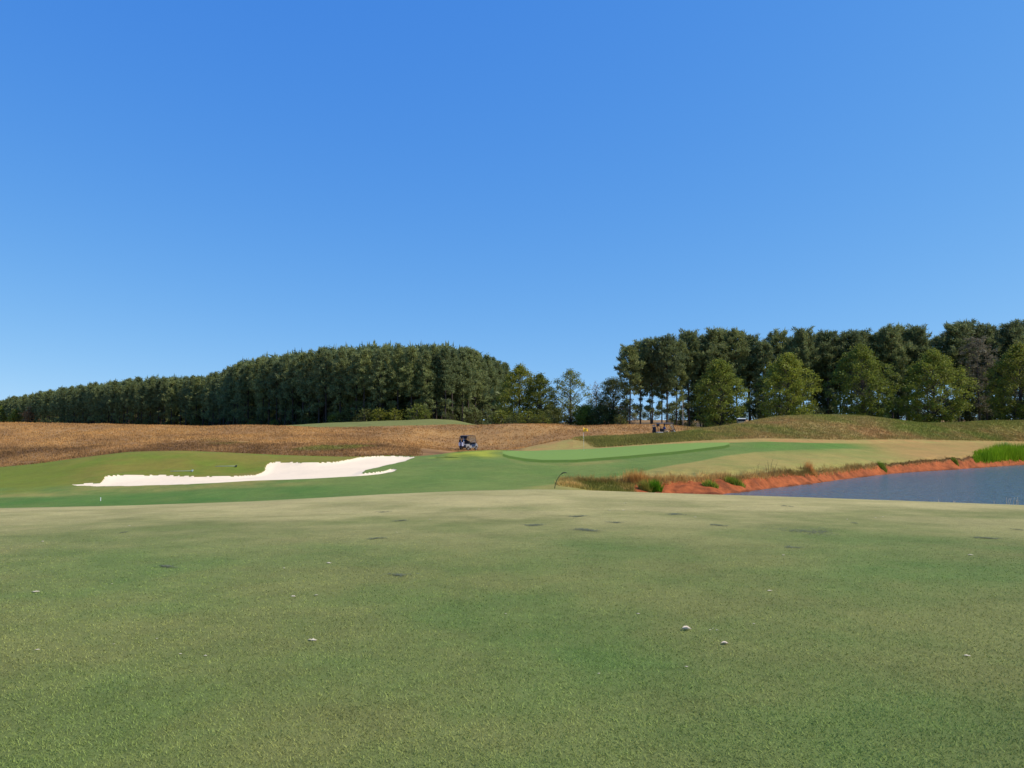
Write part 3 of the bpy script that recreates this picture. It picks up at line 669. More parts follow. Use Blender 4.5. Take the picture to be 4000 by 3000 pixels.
# ------------------------------------------------------------------ trees
M_BARK = plain("pine_bark", (.055, .042, .034), .9, var=.35, scale=3)
M_BARK2 = plain("grey_bark", (.07, .06, .05), .9, var=.3, scale=3)
M_PALEBARK = plain("pale_bark", (.32, .29, .25), .9, var=.3, scale=3)
M_PINE = leaf_mat("pine_needles", (.150, .195, .078), (.245, .285, .120), .45, .3)
M_PINE_BLUE = leaf_mat("pine_needles_bluish", (.130, .170, .066), (.205, .240, .098), .45, .3)
M_PINE_DARK = leaf_mat("pine_needles_dark", (.075, .100, .040), (.115, .140, .056), .35, .3)
M_PINE_GREY = leaf_mat("pine_needles_grey", (.15, .14, .09), (.21, .19, .13), .4, .3)
M_LEAF = leaf_mat("yellow_green_leaves", (.165, .205, .030), (.230, .265, .042), .45, .25)
M_LEAF2 = leaf_mat("mid_green_leaves", (.150, .180, .026), (.205, .225, .038), .45, .25)
M_LEAF3 = leaf_mat("dark_green_leaves", (.085, .105, .028), (.125, .140, .038), .38, .25)
M_AUT = leaf_mat("rusty_leaves", (.20, .11, .045), (.26, .17, .09), .3, .25)

def foliage(centres, n_per, size, mat_name, spread, seed, aspect=.25, up=.4, outward=None):
    """needle or leaf faces (triangles) round each centre"""
    g = np.random.default_rng(seed); c = np.repeat(centres, n_per, 0); n = len(c)
    d = g.normal(0, 1, (n, 3)); d[:, 2] += up
    if outward is not None: d[:, :2] += np.repeat(outward, n_per, 0)[:, :2] * .8
    d /= np.linalg.norm(d, axis=1)[:, None]
    off = g.normal(0, 1, (n, 3)) * spread
    L = size * g.uniform(.6, 1.3, n)[:, None]
    w = np.cross(d, g.normal(0, 1, (n, 3))); w /= np.linalg.norm(w, axis=1)[:, None] + 1e-9
    b = c + off; W = w * L * aspect
    V = np.stack([b - W, b + W, b + d * L], 1).reshape(-1, 3)
    return V
def quads(centres, n_per, size, spread, seed):
    g = np.random.default_rng(seed); c = np.repeat(centres, n_per, 0); n = len(c)
    b = c + g.normal(0, 1, (n, 3)) * spread
    a = g.normal(0, 1, (n, 3)); a[:, 2] *= .6; a /= np.linalg.norm(a, axis=1)[:, None]
    w = np.cross(a, g.normal(0, 1, (n, 3))); w /= np.linalg.norm(w, axis=1)[:, None] + 1e-9
    L = size * g.uniform(.6, 1.3, n)[:, None]
    V = np.stack([b, b + a * L * .5 + w * L * .32, b + a * L, b + a * L * .5 - w * L * .32], 1).reshape(-1, 3)
    return V

def pine_meshes(seed, H=17.0, crown0=.42, width=2.3, n_br=54, top='cone', tuft=.5, sparse=1.0, dead=0):
    r = random.Random(seed); m = MB()
    bx, by = r.uniform(-.25, .25), r.uniform(-.25, .25)
    ax = lambda t: Vector((bx * math.sin(t * 3), by * math.sin(t * 2.6), H * t))
    r0 = .17 * H / 17
    m.tube([ax(t) - (Vector((0, 0, .4)) if t == 0 else Vector()) for t in (0, .15, .3, .45, .6, .75, .9, 1)], [r0 * 1.25, r0, r0 * .93, r0 * .85, r0 * .72, r0 * .5, r0 * .25, .02], 7)
    cs, outs = [], []
    for i in range(n_br):
        t = crown0 + (0.97 - crown0) * ((i + r.random()) / n_br) ** .85
        k = (t - crown0) / (1 - crown0)
        if top == 'cone': L = width * (min(1, .45 + 2.2 * k) if k < .25 else (1 - k) ** .8 * 1.12 + .05)
        else: L = width * (min(1, .55 + 1.2 * k) if k < .4 else (1 - (k - .4) / .6) ** .5 * 1.03 + .08)
        L *= r.uniform(.55, 1.15); th = i * 2.399 + r.uniform(-.5, .5)
        o = ax(t); dirn = Vector((math.cos(th), math.sin(th), 0)); rise = L * (.10 + .5 * k) + r.uniform(-.2, .3)
        e = o + dirn * L + Vector((0, 0, rise))
        m.tube([o, o.lerp(e, .5) - Vector((0, 0, .08 * L)), e], [.05 * H / 17, .03, .012], 3)
        nt = max(2, int((1.3 + 1.05 * L) * sparse + r.random()))
        for q in range(nt):
            f = .40 + .64 * (q + r.random()) / nt
            side = Vector((-dirn.y, dirn.x, 0)) * r.gauss(0, .26 * L * (.4 + f * .6))
            cs.append(o.lerp(e, f) + side + Vector((0, 0, r.gauss(.08, .2)))); outs.append(dirn)
    for q in range(4): cs.append(ax(1) + Vector((r.gauss(0, .15), r.gauss(0, .15), -q * .32 + .05))); outs.append(Vector((0, 0, 0)))
    for i in range(dead):
        t = r.uniform(.12, crown0); th = r.uniform(0, 6.28); o = ax(t); L = r.uniform(.8, 2.0) * width / 2.3
        e = o + Vector((math.cos(th) * L, math.sin(th) * L, r.uniform(-.3, .35)))
        m.tube([o, e], [.03, .008], 3)
        if r.random() < .45:
            for q in range(3): cs.append(o.lerp(e, r.uniform(.5, 1)) + Vector((r.gauss(0, .15), r.gauss(0, .15), .05))); outs.append(Vector((math.cos(th), math.sin(th), 0)))
    V = foliage(np.array([tuple(c) for c in cs]), 40, tuft * 1.05, None, np.array([.27, .27, .20]), seed, .15, .8, np.array([tuple(c) for c in outs]))
    crown = fast_mesh("crown", V, np.arange(len(V)).reshape(-1, 3))
    tr = bpy.data.meshes.new("trunk"); tr.from_pydata(m.V, [], m.F); tr.update()
    return tr, crown

def tree_from(meshes, name, loc, scale, rz, label, cat="tree", group=None, mats=(None, None)):
    o = empty(name, loc, rz); o.scale = scale
    for nm, me, mt in (("trunk", meshes[0], mats[0]), ("crown", meshes[1], mats[1])):
        if len(me.materials) == 0: me.materials.append(mt)
        link(nm, me, None, o)
    return tagthing(o, label, cat, group)

PLANT = [pine_meshes(100 + i, 17, c0, w, nb, 'cone', .5, 1.0, 8) for i, (c0, w, nb) in enumerate([(.36, 2.8, 58), (.42, 2.6, 54), (.30, 3.0, 62), (.46, 2.7, 50), (.38, 2.4, 54), (.26, 2.9, 64)])]
BIGP = [pine_meshes(200 + i, 18, c0, w, nb, 'round', .52, 1.05, 14) for i, (c0, w, nb) in enumerate([(.44, 3.2, 66), (.40, 3.5, 70), (.5, 3.0, 58), (.42, 3.3, 64), (.36, 3.4, 74)])]

TOP_L = [(-500,1600),(-200,1582),(0,1566),(150,1541),(230,1524),(400,1502),(500,1489),(600,1483),(700,1481),(800,1471),(860,1461),(900,1440),(940,1415),(1000,1406),(1100,1396),(1200,1381),(1350,1366),(1470,1354),(1550,1362),(1680,1352),(1750,1356),(1800,1365),(1850,1376),(1890,1395),(1940,1402),(1985,1430)]
def edge_Y(px): return 18.4 * FPX / (HORIZON - line_py(TOP_L, px)) - 2
def wood_edge():
    px = np.arange(1975, -480, -2.0); Yq = np.array([edge_Y(p) for p in px])
    k = np.ones(61) / 61; Yq = np.convolve(np.pad(Yq, 30, mode='edge'), k, mode='valid')
    u, _ = pixray(px, np.full_like(px, 1640.)); X = u * Yq
    return X, Yq, px
EX, EY, EP = wood_edge(); ED = np.concatenate([[0], np.cumsum(np.hypot(np.diff(EX), np.diff(EY)))])
LAB_L = "tall dark green pine in the dense plantation beyond the brown field"
def plantation(off, spacing, jit, low, d1):
    d = 0.0; out = []
    while d < d1:
        x = np.interp(d, ED, EX); y = np.interp(d, ED, EY); p = np.interp(d, ED, EP)
        tx = np.interp(d + 2, ED, EX) - x; ty = np.interp(d + 2, ED, EY) - y; l = math.hypot(tx, ty) or 1
        nx, ny = ty / l, -tx / l
        if ny < 0: nx, ny = -nx, -ny
        x += nx * off + random.uniform(-jit, jit); y += ny * off + random.uniform(-jit, jit)
        u = x / y; ppx = CX + FPX * u
        topz = EYE + (HORIZON - line_py(TOP_L, ppx) - low - random.uniform(-9, 20)) / FPX * y
        out.append((x, y, topz)); d += spacing * random.uniform(.8, 1.2)
    return out
dmax = ED[-1]
rows = [(*q, r_) for r_, rw in enumerate((plantation(0, 3.9, .8, 0, dmax * .80), plantation(4, 4.4, .9, -2, dmax * .80), plantation(8.5, 4.7, 1, -4, dmax * .78))) for q in rw][:236]
ROWN = ('in the front row', 'in the second row', 'in the third row')
for i, (x, y, tz, r_) in enumerate(rows):
    ppx = CX + FPX * x / y
    lab, grp = ("tall pine %s of the plantation, above the far green hill", "plantation pines above the green hill") if ppx > 1120 else ("dark pine %s of the plantation, above the crest of the brown field", "plantation pines above the brown field") if ppx > 620 else ("small-looking pine %s at the distant tapering end of the plantation", "pines at the plantation's distant end")
    LAB_L = lab % ROWN[r_]
    z = gz(x, y); h = max(7, tz - z); sc = h / 17.0; w = sc * random.uniform(.9, 1.15)
    tree_from(PLANT[i % 6], "pine_tree", (x, y, z - .05), (w, w, sc), random.uniform(0, 6.28), LAB_L, "tree", grp + ", " + ROWN[r_], (M_BARK, M_PINE))
# the deep rows behind, one mass
def deep_wood():
    g = random.Random(5); pts = plantation(13, 5, 1.2, 2, dmax * .85) + plantation(18, 5, 1.2, 4, dmax * .85) + plantation(24, 6, 1.5, 6, dmax * .85) + plantation(32, 6, 2, 8, dmax * .85) + plantation(42, 7, 2.5, 10, dmax * .85)
    Vc, Vt, Ft, b = [], [], [], 0
    src = []
    for tr, cr in PLANT[:4]:
        a = np.empty(len(cr.vertices) * 3, np.float32); cr.vertices.foreach_get("co", a); a = a.reshape(-1, 3, 3)
        src.append(a[::11])
    for i, (x, y, tz) in enumerate(pts):
        z = gz(x, y); sc = max(7, tz - z) / 17; th = g.uniform(0, 6.28)
        a = src[i % 4]; c, s = math.cos(th), math.sin(th)
        ctr = a[:, :1]; big = ctr + (a - ctr) * 2.3
        q = big.copy(); q[..., 0] = (big[..., 0] * c - big[..., 1] * s) * sc + x; q[..., 1] = (big[..., 0] * s + big[..., 1] * c) * sc + y; q[..., 2] = big[..., 2] * sc + z
        Vc.append(q.reshape(-1, 3))
        m = MB().tube([(x, y, z - .3), (x, y, z + sc * 8), (x, y, z + sc * 15)], [.2, .15, .04], 5)
        nu_ = 52; cu = np.stack([x + rng.normal(0, 2.0, nu_), y + rng.normal(0, 2.0, nu_), z + rng.uniform(0, 8.5, nu_)], -1)
        Vc.append(foliage(cu, 4, 1.7, None, .5, i, .3, .3))
        Vt += m.V; Ft += [tuple(k + b for k in f) for f in m.F]; b += len(m.V)
    V = np.concatenate(Vc); root = empty("pine_wood", (0, 0, 0)); stuff(root, "deep rows of the pine plantation that read as one mass")
    stuff(link("foliage", fast_mesh("foliage", V, np.arange(len(V)).reshape(-1, 3)), M_PINE, root))
    me = bpy.data.meshes.new("trunks"); me.from_pydata(Vt, [], Ft); stuff(link("trunk_mass", me, M_BARK, root))
deep_wood()

# pines on the right
RP = [(2458,1352,136,0),(2500,1340,142,1),(2547,1322,138,2),(2603,1318,136,1),(2640,1330,140,3),(2692,1298,142,0),(2745,1315,146,2),(2790,1294,142,1),(2818,1292,147,4),(2880,1290,142,3),(2930,1314,146,0),(2985,1335,140,2),
      (3040,1300,142,1),(3095,1318,147,3),(3140,1288,140,0),(3190,1308,146,4),(3232,1296,141,2),(3280,1325,146,1),(3322,1297,141,3),(3366,1296,143,0),(3400,1320,147,2),(3430,1302,143,4),(3482,1280,140,1),(3505,1278,144,3),(3545,1300,147,2),(3585,1279,141,0),(3620,1328,145,4),
      (3690,1312,144,2),(3742,1268,140,1),(3782,1258,143,3),(3850,1272,141,0),(3902,1292,145,4),(3960,1266,140,1),(4005,1256,143,2),(4075,1270,141,3),(4140,1262,143,0),(4220,1275,141,4),(4310,1268,143,1)]
RP += [(2520 + k * 77 + random.uniform(-22, 22), random.uniform(1345, 1385) - (14 if k > 12 else 0), random.uniform(158, 176), k % 5) for k in range(22)]
RP = [q for q in RP if not (q[2] > 155 and (abs(q[0] - 3650) < 60 or abs(q[0] - 2995) < 30))]
LAB_R = "tall pine with a bare dark lower trunk in the grove behind the tan mounds"
for i, (px, ty, Yp, v) in enumerate(RP):
    u = pixray(px, 1500)[0]; x, y = u * Yp, Yp; z = gz(x, y); tz = EYE + pixray(px, ty)[1] * Yp
    sc = (tz - z) / 18.2; w = sc * random.uniform(.82, 1.02)
    where = [n_ for lim, n_ in ((2715, "in the open stand of bare trunks at the grove's end"), (2950, "behind the narrow yellow-green tree"), (3230, "behind the broad yellow-green tree"), (3510, "behind the large yellow-green tree"), (3790, "behind the widest round tree"), (9999, "behind the dark green leafy tree")) if px < lim][0]
    LAB_R = ("tall pine %s" if Yp < 155 else "pine of the back row %s") % where
    tree_from(BIGP[v], "pine_tree", (x, y, z - .05), (w, w, sc), random.uniform(0, 6.28), LAB_R, "tree", ("grove pines " if Yp < 155 else "back-row grove pines ") + where, (M_BARK, M_PINE_BLUE))

HB = pine_meshes(255, 17.5, .5, 3.0, 46, 'round', .4, .45, 46)
u = pixray(3822, 1500)[0]; x, y = u * 134, 134.0; z = gz(x, y)
tree_from(HB, "pine_tree", (x, y, z - .05), (1, 1, (EYE + pixray(3822, 1330)[1] * 134 - z) / 17.5), 1.0, "half-bare pine with thin greyish foliage and bare branches beside the dark leafy tree", "tree", None, (M_BARK2, M_PINE_GREY))
YP = [pine_meshes(260 + i, 9.5, .08, 2.3, 60, 'cone', .45, 1.0, 2) for i in range(3)]
for k, px in enumerate((2735,2968,3215,3500,3785,3872,4090)):
    Yp = random.uniform(130, 152); u = pixray(px, 1500)[0]; x, y = u * Yp, Yp; z = gz(x, y); sc = random.uniform(.8, 1.25)
    tree_from(YP[k % 3], "pine_tree", (x, y, z - .05), (sc * 1.15, sc * 1.15, sc), random.uniform(0, 6.28), "young dark pine half as tall, branched to the ground, among the grove's trunks", "tree", "young pines in the grove", (M_BARK, M_PINE_DARK))

def leafy_meshes(seed, H=12.0, rad=4.2, base=.08, n_cl=170, per=95, leaf=.25, egg=.42, openness=0.0, spread=.36):
    r = random.Random(seed); m = MB(); cs = []
    m.tube([(0, 0, -.4), (0.05, 0, H * .2), (0, .05, H * .45), (.05, 0, H * .7), (0, 0, H * .93)], [.26, .2, .15, .09, .02], 7)
    for i in range(n_cl):
        k = ((i + r.random()) / n_cl)
        z = H * (base + (1 - base) * k)
        if k < egg: rr = rad * (.62 + .38 * math.sin(k / egg * math.pi / 2))
        else: rr = rad * math.cos((k - egg) / (1 - egg) * math.pi / 2) ** .75
        th = i * 2.399 + r.uniform(-.4, .4); f = math.sqrt(r.uniform(.12 if not openness else .05, 1.0)) * r.uniform(.88, 1.08)
        c = Vector((math.cos(th) * rr * f, math.sin(th) * rr * f, z + r.gauss(0, .2)))
        if r.random() < openness: continue
        cs.append(c)
        zb = max(H * .08, z - rr * f * .7)
        m.tube([(0, 0, zb), tuple(Vector((0, 0, zb)).lerp(c, .55) + Vector((0, 0, .15))), tuple(c)], [.06 * (1 - .6 * k), .035, .01], 3)
    V = quads(np.array([tuple(c) for c in cs]), per, leaf, np.array([spread, spread, spread * .72]), seed)
    crown = fast_mesh("crown", V, np.arange(len(V)).reshape(-1, 4))
    tr = bpy.data.meshes.new("trunk"); tr.from_pydata(m.V, [], m.F); tr.update()
    return tr, crown

def place_leafy(px, ty, Yp, widpx, mats, seed, label, **kw):
    u = pixray(px, 1500)[0]; x, y = u * Yp, Yp; z = gz(x, y); tz = EYE + pixray(px, ty)[1] * Yp
    H = tz - z; rad = widpx / FPX * Yp / 2
    return tree_from(leafy_meshes(seed, H, rad, **kw), "leafy_tree", (x, y, z - .05), (1, 1, 1), random.uniform(0, 6.28), label, "tree", None, mats)
YG = (M_BARK2, M_LEAF)
place_leafy(2812, 1412, 122, 205, YG, 301, "narrow yellow-green leafy tree next to the gap where pine trunks show", base=.06, n_cl=180)
place_leafy(3078, 1390, 122, 240, YG, 302, "broad yellow-green leafy tree behind the rising flank of the tan mound", base=.06, n_cl=210)
place_leafy(3368, 1356, 123, 265, YG, 303, "large yellow-green leafy tree behind the top of the tan mound", base=.05, n_cl=240)
place_leafy(3645, 1376, 122, 280, YG, 304, "widest round yellow-green leafy tree above the dip of the tan mound", base=.07, n_cl=250)
place_leafy(3985, 1350, 121, 230, (M_BARK2, M_LEAF2), 305, "dark green leafy tree beside the half-bare pine, past the widest round tree", base=.04, n_cl=220)
place_leafy(2030, 1433, 152, 190, (M_BARK2, M_LEAF2), 306, "yellowish leafy tree standing against the end of the pine plantation", base=.04, n_cl=230)
place_leafy(2108, 1468, 150, 150, (M_BARK2, M_LEAF2), 307, "shorter green leafy tree beside the yellowish one at the plantation's end", base=.04, n_cl=170)
place_leafy(2228, 1448, 150, 185, (M_BARK2, M_LEAF2), 308, "airy green tree with sky showing through, alone in the gap between the woods", base=.05, n_cl=150, per=62, openness=.15)
place_leafy(2290, 1590, 146, 100, (M_BARK2, M_LEAF), 309, "low bright green sapling at the foot of the airy tree", base=.02, n_cl=80)
place_leafy(2328, 1492, 154, 60, (M_PALEBARK, M_AUT), 310, "thin rusty half-bare tree between the airy tree and the grove", base=.3, n_cl=40, per=16, openness=.2)
place_leafy(2395, 1482, 147, 180, (M_BARK2, M_LEAF3), 311, "dark olive leafy tree leaning out from the first pines of the grove", base=.18, n_cl=150, per=70)
place_leafy(2352, 1590, 144, 130, (M_BARK2, M_LEAF3), 312, "low dark leafy bush-like tree in front of the rusty half-bare tree", base=.02, n_cl=80)
place_leafy(2150, 1590, 147, 130, (M_BARK2, M_LEAF3), 313, "low dark tree filling the gap beside the airy tree", base=.02, n_cl=80)
place_leafy(2440, 1585, 175, 120, (M_BARK2, M_AUT), 314, "rusty orange low tree glimpsed between the first pine trunks", base=.02, n_cl=50, per=40)
place_leafy(4170, 1370, 121, 260, (M_BARK2, M_LEAF), 315, "yellow-green leafy tree next to the dark green leafy one, away from the mounds", base=.05, n_cl=230)
for k, (px, ty, w_) in enumerate(((12, 1592, 95), (75, 1602, 80), (130, 1590, 70))):
    place_leafy(px, ty, float(np.interp(px, EP[::-1], EY[::-1])) - 9, w_, (M_BARK2, (M_LEAF, M_LEAF2, M_AUT)[k]), 330 + k, ("yellow-green leafy tree at the distant end of the plantation", "mid-green leafy tree between the yellow-green and the rusty one at the distant end", "rusty brown leafy tree at the distant end of the plantation")[k], base=.02, n_cl=90, per=50, leaf=.55, spread=.8)
# pale bare trunk among the pines
u = pixray(2667, 1640)[0]; loc = Vector((u * 130, 130, gz(u * 130, 130))); m = MB()
m.tube([(0,0,-.3),(.02,0,1.5),(0,.02,3.2),(.05,0,4.6)], [.09,.08,.06,.02], 7).tube([(0,.02,3.0),(.4,0,3.7)], [.03,.01], 4)
dt = m.build("bare_trunk", M_PALEBARK, None, True, loc=loc); tagthing(dt, "slim pale bare trunk standing among the dark pine trunks", "trunk")

# shrubs along the wood's edge and among the trunks
SHR = [leafy_meshes(400 + i, 2.2, 1.3, .02, 34, 34, .2, .45, 0, .24) for i in range(4)]
def shrub(px, Yp, h, mat, label, group=None, i=0):
    u = pixray(px, 1640)[0]; x, y = u * Yp, Yp
    key = (i, mat.name)
    tr, cr = SHR[i % 4]
    if key not in SHC:
        c2 = cr.copy(); c2.materials.clear(); c2.materials.append(mat); SHC[key] = c2
    o = empty("shrub", (x, y, gz(x, y) - .05), random.uniform(0, 6)); s = h / 2.2; o.scale = (s * 1.2, s * 1.2, s)
    if not tr.materials: tr.materials.append(M_BARK2)
    link("stem", tr, None, o); link("crown", SHC[key], None, o)
    return tagthing(o, label, "shrub", group)
SHC = {}
shrub(1628, 157, 3.4, M_LEAF2, "bright green shrub at the plantation edge above the far green hill", i=0)
shrub(1660, 156, 2.2, M_LEAF2, "small green shrub beside the bright one above the far green hill", i=1)
for k in range(26):
    px = random.uniform(60, 1930); Yp = float(np.interp(px, EP[::-1], EY[::-1])) - random.uniform(1.5, 4)
    shrub(px, Yp, random.uniform(1.6, 3.4), [M_LEAF3, M_LEAF3, M_LEAF2][k % 3], "low dark shrub along the foot of the pine plantation", "shrubs along the plantation edge", k % 4)
for k in range(26):
    px = random.uniform(2420, 4150); Yp = random.uniform(129, 160)
    shrub(px, Yp, random.uniform(1.2, 2.6), [M_LEAF3, M_LEAF3, M_LEAF2][k % 3], "low dark shrub among the trunks of the pine grove", "shrubs in the pine grove", k % 4)
for k in range(9):
    px = 1935 + k * 26 + random.uniform(-8, 8); Yp = random.uniform(138, 146)
    shrub(px, Yp, random.uniform(1.6, 3.0), [M_LEAF3, M_LEAF2][k % 2], "low shrub in the gap between plantation and grove", "shrubs in the gap between the woods", k % 4)
# far trees seen between the trunks
FAR = [leafy_meshes(500 + i, 10, 5.5, .02, 46, 40, .6, .45, 0, .75) for i in range(3)]
for tr, cr in FAR: tr.materials.append(M_BARK2); cr.materials.append(M_LEAF3)
for k in range(34):
    px = 2250 + k * 62 + random.uniform(-20, 20); Yp = random.uniform(330, 420)
    u = pixray(px, 1640)[0]; x, y = u * Yp, Yp; tr, cr = FAR[k % 3]
    o = empty("far_tree", (x, y, gz(x, y) - .1), random.uniform(0, 6)); s = random.uniform(.5, 1.0); o.scale = (s * 1.3, s * 1.3, s)
    link("trunk", tr, None, o); link("crown", cr, None, o)
    tagthing(o, "small distant dark tree beyond the field behind the pine grove", "tree", "distant trees beyond the grove")

# ------------------------------------------------------------------ flag, rakes, marker
M_WHITE = plain("white_paint", (.78, .78, .76), .4, var=.03)
M_YEL = plain("yellow_cloth", (.95, .52, .05), .7, var=.08)
fb = hit(2281, 1760); fs = empty("flagstick", fb)
MB().tube([(0,0,-.15),(-.02,0,1.0),(-.045,0,2.16)], [.011,.010,.009], 8).build("pole", M_WHITE, fs, True)
m = MB(); V, F = [], []
for i in range(9):
    for j in range(6):
        t = i / 8; q = j / 5
        V.append((-.04 + .46 * t + .02 * math.sin(5 * t + q), .10 * math.sin(7 * t + 1.5 * q) * (.3 + t), 2.13 - .36 * q * (1 - .45 * t) - .20 * t * t - .03 * math.sin(6 * t)))
for i in range(8):
    for j in range(5): F.append((i * 6 + j, i * 6 + j + 1, (i + 1) * 6 + j + 1, (i + 1) * 6 + j))
m.add(V, F); fl = m.build("flag", M_YEL, fs, True)
sm = fl.modifiers.new("thickness", 'SOLIDIFY'); sm.thickness = .006
MB().tube([(-.043,0,1.72),(-.048,0,2.17)], [.024,.024], 8).build("flag_sleeve", M_YEL, fs, True)
MB().tube([(-.045,0,2.155),(-.046,0,2.19)], [.018,.010], 8).build("finial", M_WHITE, fs, True)
tagthing(fs, "white flagstick with a yellow flag standing in the putting green", "flagstick")
MB()
M_DARK = plain("dark_plastic", (.025, .028, .03), .5)
M_GREYP = plain("grey_plastic", (.30, .36, .38), .5)
def rake(px, py, rz, mat, label):
    p = hit(px, py); o = empty("bunker_rake", p, rz)
    def zz(x): 
        X = p.x + math.cos(rz) * x; Yw = p.y + math.sin(rz) * x; return gz(X, Yw) - p.z
    MB().tube([(t, 0, zz(t) + .05) for t in (0, -.5, -1, -1.5)], .016, 6).build("handle", M_GREYP, o, True)
    m = MB().box((.02, 0, .07 + zz(0)), (.07, .55, .10))
    for k in range(9): m.tube([(.03, -.24 + k * .06, .06 + zz(0)), (.06, -.24 + k * .06, -.04 + zz(0))], .009, 4)
    m.build("head", mat, o); return tagthing(o, label, "rake")
rake(922, 1823, R(15), M_DARK, "bunker rake with dark head lying on the grassy bank above the sand")
rake(750, 1842, R(12), M_GREYP, "bunker rake with pale grey head lying close above the bunker's narrow waist")
p = hit(393, 1957, ymin=38); MB().tube([(0,0,-.1),(0,0,.16)], [.02,.018], 7).tube([(0,0,.15),(0,0,.19)], [.026,.02], 7).build("marker_stake", M_WHITE, None, loc=p)
tagthing(bpy.data.objects["marker_stake"], "tiny white marker stake in the green strip in front of the bunker", "stake")

# ------------------------------------------------------------------ golf carts, bags and drivers
M_CARTG = plain("cart_paint_silver", (.33, .33, .33), .3, .3, .5, .05)
M_CARTW = plain("cart_paint_pale", (.55, .56, .55), .35, 0, .5, .05)
M_BLACK = plain("black_vinyl", (.012, .013, .018), .55)
M_NAVY = plain("navy_nylon", (.012, .014, .035), .7)
M_TYRE = plain("tyre_rubber", (.02, .02, .02), .85)
M_RIM = plain("rim_metal", (.5, .5, .5), .35, .8)
M_ROOFD = plain("roof_dark", (.03, .03, .035), .4)
M_ROOFT = plain("roof_taupe", (.22, .19, .20), .45)
M_ROOFW = plain("roof_white", (.75, .76, .75), .4)
M_BAGW = plain("bag_white", (.75, .73, .80), .6)
M_BLUE = plain("blue_cloth", (.03, .16, .42), .7)
M_SKIN = plain("skin", (.42, .25, .17), .55)
M_SKIN2 = plain("skin_tan", (.22, .12, .075), .55)
M_MAROON = plain("maroon_shirt", (.035, .012, .02), .8)
M_SHIRTB = plain("blue_shirt", (.035, .075, .22), .8)
M_CAPW = plain("cap_white", (.78, .78, .76), .7)
M_CAPD = plain("cap_dark", (.03, .035, .06), .7)
M_KHAKI = plain("khaki_trousers", (.42, .34, .22), .8)
M_DTR = plain("dark_trousers", (.03, .03, .04), .8)
def glass():
    m, nt, b = new_mat("windscreen_glass")
    b.inputs["Base Color"].default_value = (.85, .88, .86, 1); b.inputs["Roughness"].default_value = .15; b.inputs["IOR"].default_value = 1.45
    b.inputs["Transmission Weight"].default_value = 0.8
    return m
M_GLASS = glass()
def arc(cx, cz, r, a0, a1, n): return [(cx + r * math.cos(R(a0 + (a1 - a0) * i / n)), cz + r * math.sin(R(a0 + (a1 - a0) * i / n))) for i in range(n + 1)]

